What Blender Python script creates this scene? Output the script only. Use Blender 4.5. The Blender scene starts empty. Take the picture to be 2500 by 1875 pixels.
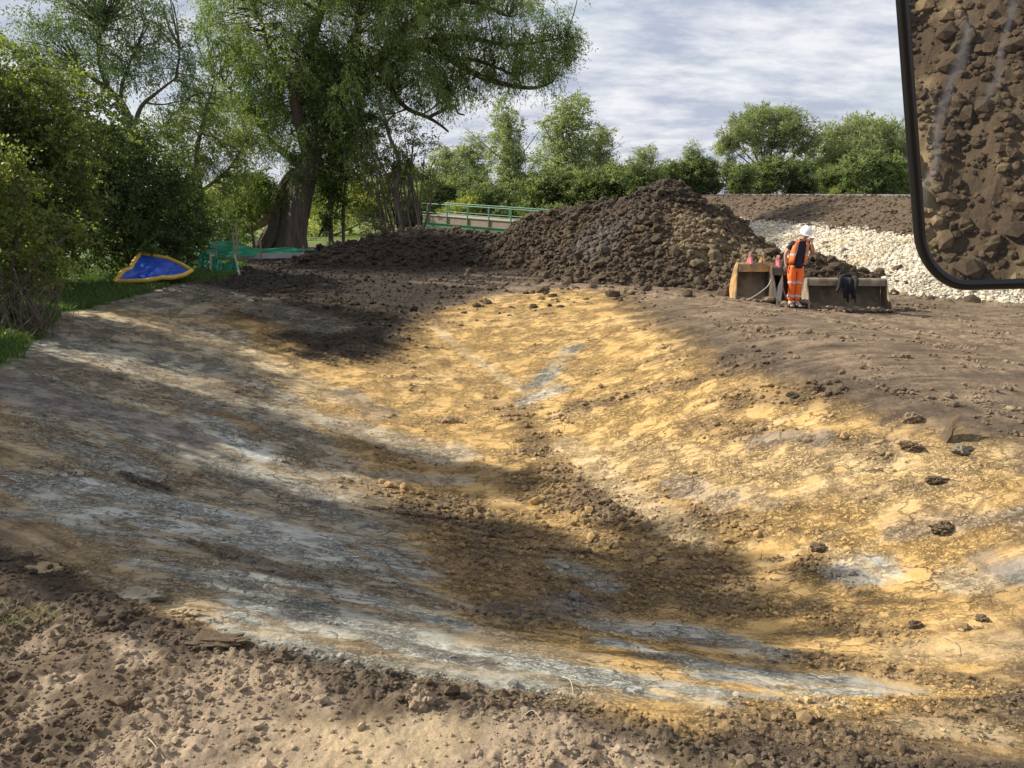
import bpy, bmesh, math, random
import numpy as np
from mathutils import Vector, Matrix
R = math.radians
SC = bpy.context.scene
COL = SC.collection

# ------------------------------------------------------------------ camera
F = 1888.0; PITCH = R(13.9); CAMH = 2.6
cam_d = bpy.data.cameras.new('camera'); cam = bpy.data.objects.new('camera', cam_d); COL.objects.link(cam)
cam.location = (0, 0, CAMH); cam.rotation_euler = (R(90) - PITCH, 0, 0)
cam_d.sensor_width = 36; cam_d.lens = 36 * F / 2500.0
cam_d.clip_start = 0.05; cam_d.clip_end = 3000
SC.camera = cam
# ------------------------------------------------------------------ light
SUN_AZ = R(17)      # how far ahead of due left the sun stands
SUN_EL = R(35)
SUNV = Vector((-math.cos(SUN_AZ) * math.cos(SUN_EL), math.sin(SUN_AZ) * math.cos(SUN_EL), math.sin(SUN_EL)))
w = bpy.data.worlds.new('World'); SC.world = w; w.use_nodes = True
nt = w.node_tree; nt.nodes.clear()
def N(t, typ, **kw):
    n = t.nodes.new(typ)
    for k, v in kw.items(): setattr(n, k, v)
    return n
out = N(nt, 'ShaderNodeOutputWorld'); bg = N(nt, 'ShaderNodeBackground')
sky = N(nt, 'ShaderNodeTexSky', sky_type='NISHITA'); sky.sun_disc = False
sky.sun_elevation = SUN_EL; sky.sun_rotation = math.atan2(SUNV.x, SUNV.y); sky.air_density = 1.0; sky.dust_density = 0.6; sky.ozone_density = 1.2
tc = N(nt, 'ShaderNodeTexCoord'); sep = N(nt, 'ShaderNodeSeparateXYZ'); nt.links.new(tc.outputs['Generated'], sep.inputs[0])
def M(t, op, a, b=None, c=None, clamp=False):
    n = N(t, 'ShaderNodeMath', operation=op); n.use_clamp = clamp
    for i, x in enumerate((a, b, c)):
        if x is None: continue
        if isinstance(x, (int, float)): n.inputs[i].default_value = x
        else: t.links.new(x, n.inputs[i])
    return n.outputs[0]
zz = M(nt, 'ADD', M(nt, 'MAXIMUM', sep.outputs[2], 0.0), 0.30)
px_ = M(nt, 'DIVIDE', sep.outputs[0], zz); py_ = M(nt, 'DIVIDE', sep.outputs[1], zz)
def cl_noise(sx, sy, off, scale, detail, rough, dist=0.0):
    c = N(nt, 'ShaderNodeCombineXYZ'); nt.links.new(M(nt, 'MULTIPLY', px_, sx), c.inputs[0]); nt.links.new(M(nt, 'MULTIPLY', py_, sy), c.inputs[1]); c.inputs[2].default_value = off
    n = N(nt, 'ShaderNodeTexNoise'); n.inputs['Scale'].default_value = scale; n.inputs['Detail'].default_value = detail; n.inputs['Roughness'].default_value = rough; n.inputs['Distortion'].default_value = dist
    nt.links.new(c.outputs[0], n.inputs['Vector']); return n.outputs[0]
n1 = cl_noise(0.7, 1.2, 3.1, 1.6, 6, 0.55, 0.2); n2 = cl_noise(1.0, 1.6, 8.7, 6.0, 7, 0.62, 0.1)
gapd = Vector((0.32, 0.90, 0.262)).normalized(); dt = N(nt, 'ShaderNodeVectorMath', operation='DOT_PRODUCT'); nt.links.new(tc.outputs['Generated'], dt.inputs[0]); dt.inputs[1].default_value = gapd
gp_ = N(nt, 'ShaderNodeMapRange', interpolation_type='SMOOTHSTEP'); nt.links.new(dt.outputs['Value'], gp_.inputs[0]); gp_.inputs[1].default_value = 0.9955; gp_.inputs[2].default_value = 0.9995; gp_.inputs[4].default_value = 0.2
cover = M(nt, 'SUBTRACT', M(nt, 'ADD', M(nt, 'MULTIPLY', n1, 0.72), M(nt, 'MULTIPLY', n2, 0.28)), gp_.outputs[0])
mr = N(nt, 'ShaderNodeMapRange', interpolation_type='SMOOTHSTEP'); nt.links.new(cover, mr.inputs[0]); mr.inputs[1].default_value = 0.33; mr.inputs[2].default_value = 0.52
mr.inputs[3].default_value = 0.38; mr.inputs[4].default_value = 0.97
n3 = cl_noise(1.0, 1.7, 21.0, 4.2, 8, 0.6, 0.1)
cr = N(nt, 'ShaderNodeValToRGB'); nt.links.new(n3, cr.inputs[0])
cr.color_ramp.elements[0].position = 0.38; cr.color_ramp.elements[0].color = (0.47, 0.51, 0.63, 1)
cr.color_ramp.elements[1].position = 0.62; cr.color_ramp.elements[1].color = (0.83, 0.84, 0.87, 1)
skym = N(nt, 'ShaderNodeVectorMath', operation='SCALE'); nt.links.new(sky.outputs[0], skym.inputs[0]); skym.inputs['Scale'].default_value = 0.10
mx = N(nt, 'ShaderNodeMix', data_type='RGBA'); nt.links.new(mr.outputs[0], mx.inputs[0]); nt.links.new(skym.outputs[0], mx.inputs[6]); nt.links.new(cr.outputs[0], mx.inputs[7])
nt.links.new(mx.outputs[2], bg.inputs[0]); bg.inputs[1].default_value = 0.74; nt.links.new(bg.outputs[0], out.inputs[0])
sd = bpy.data.lights.new('sun', 'SUN'); so = bpy.data.objects.new('sun', sd); COL.objects.link(so)
sd.energy = 5.0; sd.angle = R(0.6); sd.color = (1.0, 0.92, 0.79)
so.rotation_euler = SUNV.to_track_quat('Z', 'Y').to_euler(); so.location = SUNV * 60
SC.view_settings.view_transform = 'Standard'; SC.view_settings.look = 'None'; SC.view_settings.exposure = 0.56; SC.view_settings.gamma = 1.0
SC.cycles.max_bounces = 4; SC.cycles.diffuse_bounces = 2; SC.cycles.transparent_max_bounces = 4

# ------------------------------------------------------------------ helpers
CP, SP = math.cos(PITCH), math.sin(PITCH)
def ray(u, v):
    a = (u - 1250) / F; b = -(v - 937.5) / F
    return np.array([a, CP + b * SP, -SP + b * CP])
def at(u, v, Y):
    d = ray(u, v); t = Y / d[1]; return np.array([d[0] * t, Y, CAMH + d[2] * t])
def gz(u, v, z=0.0):
    d = ray(u, v); t = (z - CAMH) / d[2]; return np.array([d[0] * t, d[1] * t, z])
def hash2(ix, iy, seed):
    h = (ix.astype(np.int64) * 374761393 + iy.astype(np.int64) * 668265263 + seed * 1442695041) & 0xffffffff
    h = ((h ^ (h >> 13)) * 1274126177) & 0xffffffff
    h = ((h ^ (h >> 16)) * 2246822519) & 0xffffffff
    return (h ^ (h >> 15)) & 0xffffffff
def pn(x, y, seed=0):
    x = np.asarray(x, float); y = np.asarray(y, float)
    ix = np.floor(x); iy = np.floor(y); fx = x - ix; fy = y - iy
    u = fx * fx * fx * (fx * (fx * 6 - 15) + 10); v = fy * fy * fy * (fy * (fy * 6 - 15) + 10)
    def g(ax, ay):
        a = hash2(ix + ax, iy + ay, seed) * (2 * np.pi / 4294967296.0)
        return np.cos(a) * (fx - ax) + np.sin(a) * (fy - ay)
    a = g(0, 0); b = g(1, 0); c = g(0, 1); d = g(1, 1)
    return (a + (b - a) * u + (c - a) * v + (a - b - c + d) * u * v) * 1.5
def fbm(x, y, sc=1.0, octv=4, seed=0, gain=0.5):
    r = 0; a = 1; t = 0
    for i in range(octv):
        r = r + a * pn(x * sc + i * 17.3, y * sc - i * 9.1, seed + i); t += a; a *= gain; sc *= 2.03
    return r / t
def worley(x, y, seed=0):
    ix = np.floor(x); iy = np.floor(y); f1 = np.full(x.shape, 9.0); f2 = np.full(x.shape, 9.0)
    for dx in (-1, 0, 1):
        for dy in (-1, 0, 1):
            hx = hash2(ix + dx, iy + dy, seed) / 4294967296.0; hy = hash2(ix + dx, iy + dy, seed + 77) / 4294967296.0
            d = np.hypot(ix + dx + hx - x, iy + dy + hy - y)
            f2 = np.where(d < f1, f1, np.minimum(f2, d)); f1 = np.minimum(f1, d)
    return f1, f2
def sst(a, b, x):
    t = np.clip((x - a) / (b - a), 0, 1); return t * t * (3 - 2 * t)
def tag(o, label=None, cat=None, group=None, kind=None):
    if label: o['label'] = label
    if cat: o['category'] = cat
    if group: o['group'] = group
    if kind: o['kind'] = kind
    return o
def empty(name, loc, rz=0.0):
    o = bpy.data.objects.new(name, None); COL.objects.link(o); o.location = [float(c) for c in loc]; o.rotation_euler = (0, 0, rz); o.empty_display_size = .2; return o
def link(name, me, mat, parent=None, loc=None):
    if mat is not None and not me.materials: me.materials.append(mat)
    o = bpy.data.objects.new(name, me); COL.objects.link(o)
    if parent is not None: o.parent = parent
    if loc is not None: o.location = [float(c) for c in loc]
    return o
def np_mesh(name, V, Fc, col=None, smooth=False):
    """V (n,3); Fc (m,k) array of k-gons, or list of such arrays; col (n,3|4)."""
    V = np.asarray(V, np.float32)
    Fs = Fc if isinstance(Fc, list) else [Fc]
    Fs = [np.asarray(f, np.int32) for f in Fs if len(f)]
    me = bpy.data.meshes.new(name)
    me.vertices.add(len(V)); me.vertices.foreach_set('co', V.ravel())
    nl = sum(f.size for f in Fs); npoly = sum(len(f) for f in Fs)
    me.loops.add(nl); me.loops.foreach_set('vertex_index', np.concatenate([f.ravel() for f in Fs]))
    tot = np.concatenate([np.full(len(f), f.shape[1], np.int32) for f in Fs]); st = np.concatenate([[0], np.cumsum(tot)[:-1]]).astype(np.int32)
    me.polygons.add(npoly); me.polygons.foreach_set('loop_start', st)
    me.polygons.foreach_set('use_smooth', np.full(npoly, smooth, bool))
    me.update(calc_edges=True)
    if col is not None:
        c = np.ones((len(V), 4), np.float32); c[:, :col.shape[1]] = col
        at_ = me.attributes.new('col', 'FLOAT_COLOR', 'POINT'); at_.data.foreach_set('color', c.ravel())
    return me
def bm_mesh(name, bm, smooth=False):
    me = bpy.data.meshes.new(name); bm.to_mesh(me); bm.free()
    if smooth: me.polygons.foreach_set('use_smooth', [True] * len(me.polygons))
    return me
class MB:
    """collects boxes, tubes and prisms for ONE mesh object"""
    def __init__(s): s.V = []; s.F = []
    def add(s, V, Fc):
        b = len(s.V); s.V += [tuple(map(float, v)) for v in V]; s.F += [tuple(int(i) + b for i in f) for f in Fc]
    def box(s, c, size, rot=None):
        hx, hy, hz = [q / 2 for q in size]
        V = [Vector((x, y, z)) for x in (-hx, hx) for y in (-hy, hy) for z in (-hz, hz)]
        if rot: m = Matrix.Rotation(rot[2], 3, 'Z') @ Matrix.Rotation(rot[1], 3, 'Y') @ Matrix.Rotation(rot[0], 3, 'X'); V = [m @ v for v in V]
        V = [v + Vector([float(q) for q in c]) for v in V]
        s.add(V, [(0, 1, 3, 2), (4, 6, 7, 5), (0, 4, 5, 1), (2, 3, 7, 6), (0, 2, 6, 4), (1, 5, 7, 3)]); return s
    def tube(s, P, rad, n=6, sq=None):
        V, Fc = tube_np(P, rad, n); s.add(V, Fc.tolist())
        k = len(P); b = len(s.V) - len(V)
        s.F.append(tuple(b + i for i in range(n))[::-1]); s.F.append(tuple(b + (k - 1) * n + i for i in range(n))); return s
    def prism(s, poly, off):
        n = len(poly); P = [Vector([float(q) for q in p]) for p in poly]; o = Vector(off)
        s.add(P + [p + o for p in P], [tuple(range(n))[::-1], tuple(range(n, 2 * n))] + [(i, (i + 1) % n, n + (i + 1) % n, n + i) for i in range(n)]); return s
    def build(s, name, mat, parent=None, smooth=False, bevel=0.0, loc=None):
        me = bpy.data.meshes.new(name); me.from_pydata(s.V, [], s.F); me.update()
        bm = bmesh.new(); bm.from_mesh(me); bmesh.ops.recalc_face_normals(bm, faces=bm.faces)
        if bevel: bmesh.ops.bevel(bm, geom=[e for e in bm.edges if len(e.link_faces) == 2 and e.calc_face_angle(0) > .6], offset=bevel, segments=2, affect='EDGES', clamp_overlap=True)
        bm.to_mesh(me); bm.free()
        if smooth: me.polygons.foreach_set('use_smooth', [True] * len(me.polygons))
        return link(name, me, mat, parent, loc)
def tube_np(P, rad, n=6):
    P = np.asarray(P, float); k = len(P); rad = np.broadcast_to(np.asarray(rad, float), (k,))
    T = np.gradient(P, axis=0); T /= np.linalg.norm(T, axis=1)[:, None] + 1e-9
    ref = np.array([0, 0, 1.0]) if abs(T[:, 2]).mean() < .8 else np.array([1.0, 0, 0])
    A = np.cross(T, ref); A /= np.linalg.norm(A, axis=1)[:, None] + 1e-9; B = np.cross(T, A)
    a = np.linspace(0, 2 * np.pi, n, endpoint=False)
    V = (P[:, None, :] + rad[:, None, None] * (np.cos(a)[None, :, None] * A[:, None, :] + np.sin(a)[None, :, None] * B[:, None, :])).reshape(-1, 3)
    i = np.arange(k - 1)[:, None] * n; j = np.arange(n)[None, :]; j2 = (j + 1) % n
    Fc = np.stack([i + j, i + j2, i + n + j2, i + n + j], -1).reshape(-1, 4)
    return V, Fc
def smooth_path(P, k=6):
    P = np.asarray(P, float); m = len(P); t = np.linspace(0, m - 1, (m - 1) * k + 1); out = []
    for q in t:
        i = min(int(q), m - 2); f = q - i; p0 = P[max(i - 1, 0)]; p1 = P[i]; p2 = P[i + 1]; p3 = P[min(i + 2, m - 1)]
        out.append(.5 * ((2 * p1) + (-p0 + p2) * f + (2 * p0 - 5 * p1 + 4 * p2 - p3) * f * f + (-p0 + 3 * p1 - 3 * p2 + p3) * f ** 3))
    return np.array(out)

# ------------------------------------------------------------------ materials
def mat_new(name):
    m = bpy.data.materials.new(name); m.use_nodes = True; t = m.node_tree
    return m, t, t.nodes['Principled BSDF']
def simple(name, col, rough=.6, metal=0., var=.25, scale=8., bump=0., bscale=40., spec=.5, stretch=None, dirt=None, dirtamt=.5, dscale=3.0):
    m, t, b = mat_new(name)
    no = N(t, 'ShaderNodeTexNoise'); no.inputs['Scale'].default_value = scale; no.inputs['Detail'].default_value = 6
    tc = N(t, 'ShaderNodeTexCoord'); t.links.new(tc.outputs['Object'], no.inputs['Vector'])
    TV = tc.outputs['Object']
    if stretch: mpp = N(t, 'ShaderNodeMapping'); mpp.inputs['Scale'].default_value = stretch; t.links.new(TV, mpp.inputs['Vector']); TV = mpp.outputs[0]; t.links.new(TV, no.inputs['Vector'])
    f = M(t, 'ADD', M(t, 'MULTIPLY', no.outputs[0], 2 * var), 1 - var)
    v = N(t, 'ShaderNodeVectorMath', operation='SCALE'); v.inputs[0].default_value = col; t.links.new(f, v.inputs['Scale'])
    src = v.outputs[0]
    if dirt:
        n2 = N(t, 'ShaderNodeTexNoise'); n2.inputs['Scale'].default_value = dscale; n2.inputs['Detail'].default_value = 8; n2.inputs['Roughness'].default_value = .65; t.links.new(tc.outputs['Object'], n2.inputs['Vector'])
        mr = N(t, 'ShaderNodeMapRange'); t.links.new(n2.outputs[0], mr.inputs[0]); mr.inputs[1].default_value = .62 - dirtamt * .4; mr.inputs[2].default_value = .75 - dirtamt * .35
        x = N(t, 'ShaderNodeMix', data_type='RGBA'); t.links.new(mr.outputs[0], x.inputs[0]); t.links.new(src, x.inputs[6]); x.inputs[7].default_value = (*dirt, 1); src = x.outputs[2]
    t.links.new(src, b.inputs['Base Color']); b.inputs['Roughness'].default_value = rough; b.inputs['Metallic'].default_value = metal; b.inputs['Specular IOR Level'].default_value = spec
    if bump:
        n3 = N(t, 'ShaderNodeTexNoise'); n3.inputs['Scale'].default_value = bscale; n3.inputs['Detail'].default_value = 5; t.links.new(TV, n3.inputs['Vector'])
        bu = N(t, 'ShaderNodeBump'); bu.inputs['Strength'].default_value = 1; bu.inputs['Distance'].default_value = bump; t.links.new(n3.outputs[0], bu.inputs['Height']); t.links.new(bu.outputs[0], b.inputs['Normal'])
    return m
def soil_mat(name, cracks=True, bump=.02):
    m, t, b = mat_new(name)
    a = N(t, 'ShaderNodeAttribute', attribute_name='col'); tc = N(t, 'ShaderNodeTexCoord'); P = tc.outputs['Object']
    def noise(s, d, r=.6, vec=P):
        n = N(t, 'ShaderNodeTexNoise'); n.inputs['Scale'].default_value = s; n.inputs['Detail'].default_value = d; n.inputs['Roughness'].default_value = r; t.links.new(vec, n.inputs['Vector']); return n
    nf = noise(46, 8, .75); nm = noise(7, 5, .65)
    f = M(t, 'ADD', M(t, 'MULTIPLY', nf.outputs[0], .75), M(t, 'MULTIPLY', nm.outputs[0], .65)); f = M(t, 'ADD', f, .3)
    hgt = M(t, 'ADD', M(t, 'MULTIPLY', nf.outputs[0], .45), M(t, 'MULTIPLY', nm.outputs[0], 1.1))
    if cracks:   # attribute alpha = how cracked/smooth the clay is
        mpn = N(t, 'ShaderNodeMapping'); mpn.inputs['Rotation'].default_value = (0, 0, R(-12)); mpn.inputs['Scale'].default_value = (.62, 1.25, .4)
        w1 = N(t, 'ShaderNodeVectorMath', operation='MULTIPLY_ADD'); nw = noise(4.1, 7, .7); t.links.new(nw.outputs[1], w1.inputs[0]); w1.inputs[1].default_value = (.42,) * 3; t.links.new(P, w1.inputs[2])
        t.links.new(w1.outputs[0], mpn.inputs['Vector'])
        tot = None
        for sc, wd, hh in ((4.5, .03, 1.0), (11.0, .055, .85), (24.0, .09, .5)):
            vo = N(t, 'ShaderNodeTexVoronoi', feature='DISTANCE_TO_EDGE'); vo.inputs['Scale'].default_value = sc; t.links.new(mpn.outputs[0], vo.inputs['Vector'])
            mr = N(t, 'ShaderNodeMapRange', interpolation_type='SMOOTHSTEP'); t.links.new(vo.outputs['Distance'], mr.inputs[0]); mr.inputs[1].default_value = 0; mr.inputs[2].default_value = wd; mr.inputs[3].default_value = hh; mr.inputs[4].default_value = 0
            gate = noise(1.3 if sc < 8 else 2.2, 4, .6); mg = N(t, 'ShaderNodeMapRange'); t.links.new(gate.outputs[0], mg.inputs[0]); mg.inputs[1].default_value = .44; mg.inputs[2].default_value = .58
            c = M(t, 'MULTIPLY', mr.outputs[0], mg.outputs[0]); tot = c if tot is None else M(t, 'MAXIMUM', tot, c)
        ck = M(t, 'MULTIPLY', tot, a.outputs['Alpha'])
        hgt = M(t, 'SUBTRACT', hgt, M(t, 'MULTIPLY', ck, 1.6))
        f = M(t, 'MULTIPLY', f, M(t, 'SUBTRACT', 1.0, M(t, 'MULTIPLY', ck, .72)))  # cracks darkened in the colour: moister soil plus painted shade of their depth
    if cracks:   # flecks and scrape marks dragged along the surface, crumbs of darker soil
        mf = N(t, 'ShaderNodeMapping'); mf.inputs['Rotation'].default_value = (0, 0, R(8)); mf.inputs['Scale'].default_value = (6, 21, 4); t.links.new(P, mf.inputs['Vector'])
        fk = noise(1.0, 6, .68, mf.outputs[0]); mk = N(t, 'ShaderNodeMapRange', interpolation_type='SMOOTHSTEP'); t.links.new(fk.outputs[0], mk.inputs[0]); mk.inputs[1].default_value = .56; mk.inputs[2].default_value = .64
        gk = noise(.9, 5, .65); mg2 = N(t, 'ShaderNodeMapRange'); t.links.new(gk.outputs[0], mg2.inputs[0]); mg2.inputs[1].default_value = .38; mg2.inputs[2].default_value = .6
        fl = M(t, 'MULTIPLY', M(t, 'MULTIPLY', mk.outputs[0], mg2.outputs[0]), M(t, 'MULTIPLY', a.outputs['Alpha'], .38)); f = M(t, 'MULTIPLY', f, M(t, 'SUBTRACT', 1.0, fl)); hgt = M(t, 'ADD', hgt, M(t, 'MULTIPLY', fl, .5))
    if cracks:   # grooves left by the bucket teeth
        mg3 = N(t, 'ShaderNodeMapping'); mg3.inputs['Rotation'].default_value = (0, 0, R(-4)); mg3.inputs['Scale'].default_value = (.7, 17, 1); t.links.new(P, mg3.inputs['Vector']); gv = noise(1.0, 3, .5, mg3.outputs[0])
        hgt = M(t, 'ADD', hgt, M(t, 'MULTIPLY', gv.outputs[0], M(t, 'MULTIPLY', a.outputs['Alpha'], 1.5)))
    v = N(t, 'ShaderNodeVectorMath', operation='SCALE'); t.links.new(a.outputs['Color'], v.inputs[0]); t.links.new(f, v.inputs['Scale'])
    t.links.new(v.outputs[0], b.inputs['Base Color']); b.inputs['Roughness'].default_value = .9; b.inputs['Specular IOR Level'].default_value = .25
    bu = N(t, 'ShaderNodeBump'); bu.inputs['Strength'].default_value = 1; bu.inputs['Distance'].default_value = bump; t.links.new(hgt, bu.inputs['Height']); t.links.new(bu.outputs[0], b.inputs['Normal'])
    return m
def leaf_mat(name, trans=.45):
    m = bpy.data.materials.new(name); m.use_nodes = True; t = m.node_tree; t.nodes.clear()
    o = N(t, 'ShaderNodeOutputMaterial'); a = N(t, 'ShaderNodeAttribute', attribute_name='col')
    p = N(t, 'ShaderNodeBsdfPrincipled'); p.inputs['Roughness'].default_value = .5; p.inputs['Specular IOR Level'].default_value = .35
    tr = N(t, 'ShaderNodeBsdfTranslucent'); mx = N(t, 'ShaderNodeMixShader'); mx.inputs[0].default_value = trans
    t.links.new(a.outputs['Color'], p.inputs['Base Color'])
    v = N(t, 'ShaderNodeVectorMath', operation='MULTIPLY'); t.links.new(a.outputs['Color'], v.inputs[0]); v.inputs[1].default_value = (1.5, 1.5, .7); t.links.new(v.outputs[0], tr.inputs[0])
    t.links.new(p.outputs[0], mx.inputs[1]); t.links.new(tr.outputs[0], mx.inputs[2]); t.links.new(mx.outputs[0], o.inputs[0]); return m
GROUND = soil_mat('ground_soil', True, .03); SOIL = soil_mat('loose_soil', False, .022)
STONE = soil_mat('white_stone', False, .006)
LEAF = leaf_mat('leaf', .45); GRASSM = leaf_mat('grass_blade', .35)
BARK = simple('bark', (.10, .078, .06), .95, var=.5, scale=6, bump=.05, bscale=9)
BARKL = simple('pale_bark', (.12, .095, .078), .95, var=.75, scale=4, bump=.12, bscale=5, stretch=(1.6, 1.6, .22))

# ------------------------------------------------------------------ terrain height
CPTS = [(-3.3,5,0),(-1.9,4.1,0),(-.5,3.6,0),(.5,3.3,0),(1.6,3.05,-.02),(3.2,2.6,-.05),(-4,2,0),(0,1.2,0),(4.5,0.5,0),(-6.5,4,.02),(0,-3,0),(-6,-2,0),(6,-3,0),
        (-5.4,7.6,0),(-7,10,0),(-8.2,12,0),(-9.3,15,.05),(-9.7,17.4,.05),(-9.6,20,.05),(-9.2,23,.05),(-8,27,0),(-12,12,.1),(-13,18,.1),(-13,24,.1),(-9,7,.05),(-10,30,0),
        (1.1,6.3,-1.35),(2.4,5.6,-1.1),(0,9,-1.6),(-.7,12,-1.45),(-1.6,14.4,-1.15),(-2.8,17,-.7),(-4,20,-.25),(-1.0,7.3,-1.15),(-2.2,9.8,-1.35),(-3.6,12.6,-1.1),(-5,15,-.8),(-6,18,-.4),
        (-3.6,8.2,-.75),(-5.8,12,-.55),(-7.3,15.5,-.35),(0,4.9,-.55),(-1.3,5.3,-.5),(1.6,4.5,-.6),(3.6,4.3,-.55),
        (-6,22.5,0),(-2,22.5,0),(1,22.5,.08),(3.1,19.5,.15),(3.5,15,.15),(4.0,11.2,.12),(4.8,9,.1),(5.6,7.2,.05),(6.4,5.5,0),(6,3.2,-.05),
        (1.8,17,-.25),(1.6,13.5,-.75),(2,10.5,-.95),(3,8,-.8),(3.9,6.2,-.75),(.2,18.5,-.35),
        (7,9,.03),(9,12,0),(7,15,.05),(6.8,18.3,0),(12,14,0),(12,8,0),(10,5,0),(3,27,0),(-3,28,0),(8,24,0),(15,3,0),(0,34,0),(-18,10,.1),(-18,25,.1),(14,22,0)]
CPTS = np.array(CPTS, float); CPTS[:, 2] = np.where(CPTS[:, 2] < -.1, CPTS[:, 2] * .78, CPTS[:, 2])
def _phi(r2): return np.where(r2 > 1e-12, r2 * np.log(np.maximum(r2, 1e-12)) * .5, 0)
_n = len(CPTS); _A = np.zeros((_n + 3, _n + 3))
_d2 = ((CPTS[:, None, :2] - CPTS[None, :, :2]) ** 2).sum(-1); _A[:_n, :_n] = _phi(_d2) + np.eye(_n) * .35
_A[:_n, _n] = 1; _A[:_n, _n + 1:] = CPTS[:, :2]; _A[_n:, :_n] = _A[:_n, _n:].T
_W = np.linalg.solve(_A, np.concatenate([CPTS[:, 2], [0, 0, 0]]))
TOE = np.array([(5,70),(8,46),(9.3,34),(9.5,26),(10.4,20.8),(13,18.6),(18,16.9),(32,13.5),(70,6)], float)
def seg_dist(x, y, P):
    d = np.full(x.shape, 1e9); s = np.zeros(x.shape)
    for i in range(len(P) - 1):
        a = P[i]; b = P[i + 1]; ab = b - a; L2 = (ab ** 2).sum()
        t = np.clip(((x - a[0]) * ab[0] + (y - a[1]) * ab[1]) / L2, 0, 1)
        dd = np.hypot(x - a[0] - t * ab[0], y - a[1] - t * ab[1])
        cr = ab[0] * (y - a[1]) - ab[1] * (x - a[0])
        m = dd < d; d = np.where(m, dd, d); s = np.where(m, np.sign(cr), s)
    return d, s
def emb_s(x, y):
    d, s = seg_dist(x, y, TOE); return d * s      # positive inside (left of the toe's travel = up the bank)
def zb(x, y):
    x = np.atleast_1d(np.asarray(x, float)); y = np.atleast_1d(np.asarray(y, float)); z = np.zeros(x.shape)
    wgt = sst(17.5, 13, np.abs(x)) * sst(32, 25, y) * sst(-6, -2.5, y); m = wgt > 0
    if m.any():
        xm = x[m]; ym = y[m]; zz_ = _W[_n] + _W[_n + 1] * xm + _W[_n + 2] * ym
        for i in range(_n): zz_ = zz_ + _W[i] * _phi((xm - CPTS[i, 0]) ** 2 + (ym - CPTS[i, 1]) ** 2)
        z[m] = zz_ * wgt[m]
    m = np.hypot(x, y) > 11
    if m.any():
        s = emb_s(x[m], y[m]); up = np.minimum(np.clip(s * .385, 0, 2.7), 2.47 - .12 * np.exp(-np.abs(s - 6.4) * 1.2)) * (1 - sst(15, 24, s))
        z[m] += up
    return z
def zb1(x, y): return float(zb([x], [y])[0])
def gp(u, v):
    z = 0.0
    for _ in range(40):
        p = gz(u, v, z); z = z + .5 * (zb1(p[0], p[1]) - z)
    return p

# ------------------------------------------------------------------ ground colours
DARK = np.array((.048, .036, .026)); MID = np.array((.130, .094, .060)); DRY = np.array((.225, .168, .112)); BEIGE = np.array((.39, .30, .205))
OCH = np.array((.55, .355, .135)); OCHP = np.array((.58, .44, .25)); ORNG = np.array((.27, .165, .07)); GBR = np.array((.30, .265, .20)); GREY = np.array((.35, .35, .30))
LGREY = np.array((.47, .475, .42)); MAUVE = np.array((.195, .178, .168)); GRS = np.array((.045, .085, .02)); FIELD = np.array((.14, .19, .045))
_cache = {}
def W(u, v):
    if (u, v) not in _cache: _cache[(u, v)] = gp(u, v)[:2]
    return _cache[(u, v)]
def poly_sd(x, y, P):
    n = len(P); inside = np.zeros(x.shape, bool); d = np.full(x.shape, 1e9)
    for i in range(n):
        a = P[i]; b = P[(i + 1) % n]; ab = b - a
        t = np.clip(((x - a[0]) * ab[0] + (y - a[1]) * ab[1]) / ((ab ** 2).sum() + 1e-9), 0, 1)
        d = np.minimum(d, np.hypot(x - a[0] - t * ab[0], y - a[1] - t * ab[1]))
        c = (a[1] > y) != (b[1] > y); xi = a[0] + (y - a[1]) * ab[0] / (ab[1] if ab[1] != 0 else 1e-9); inside ^= c & (x < xi)
    return np.where(inside, d, -d)
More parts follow.
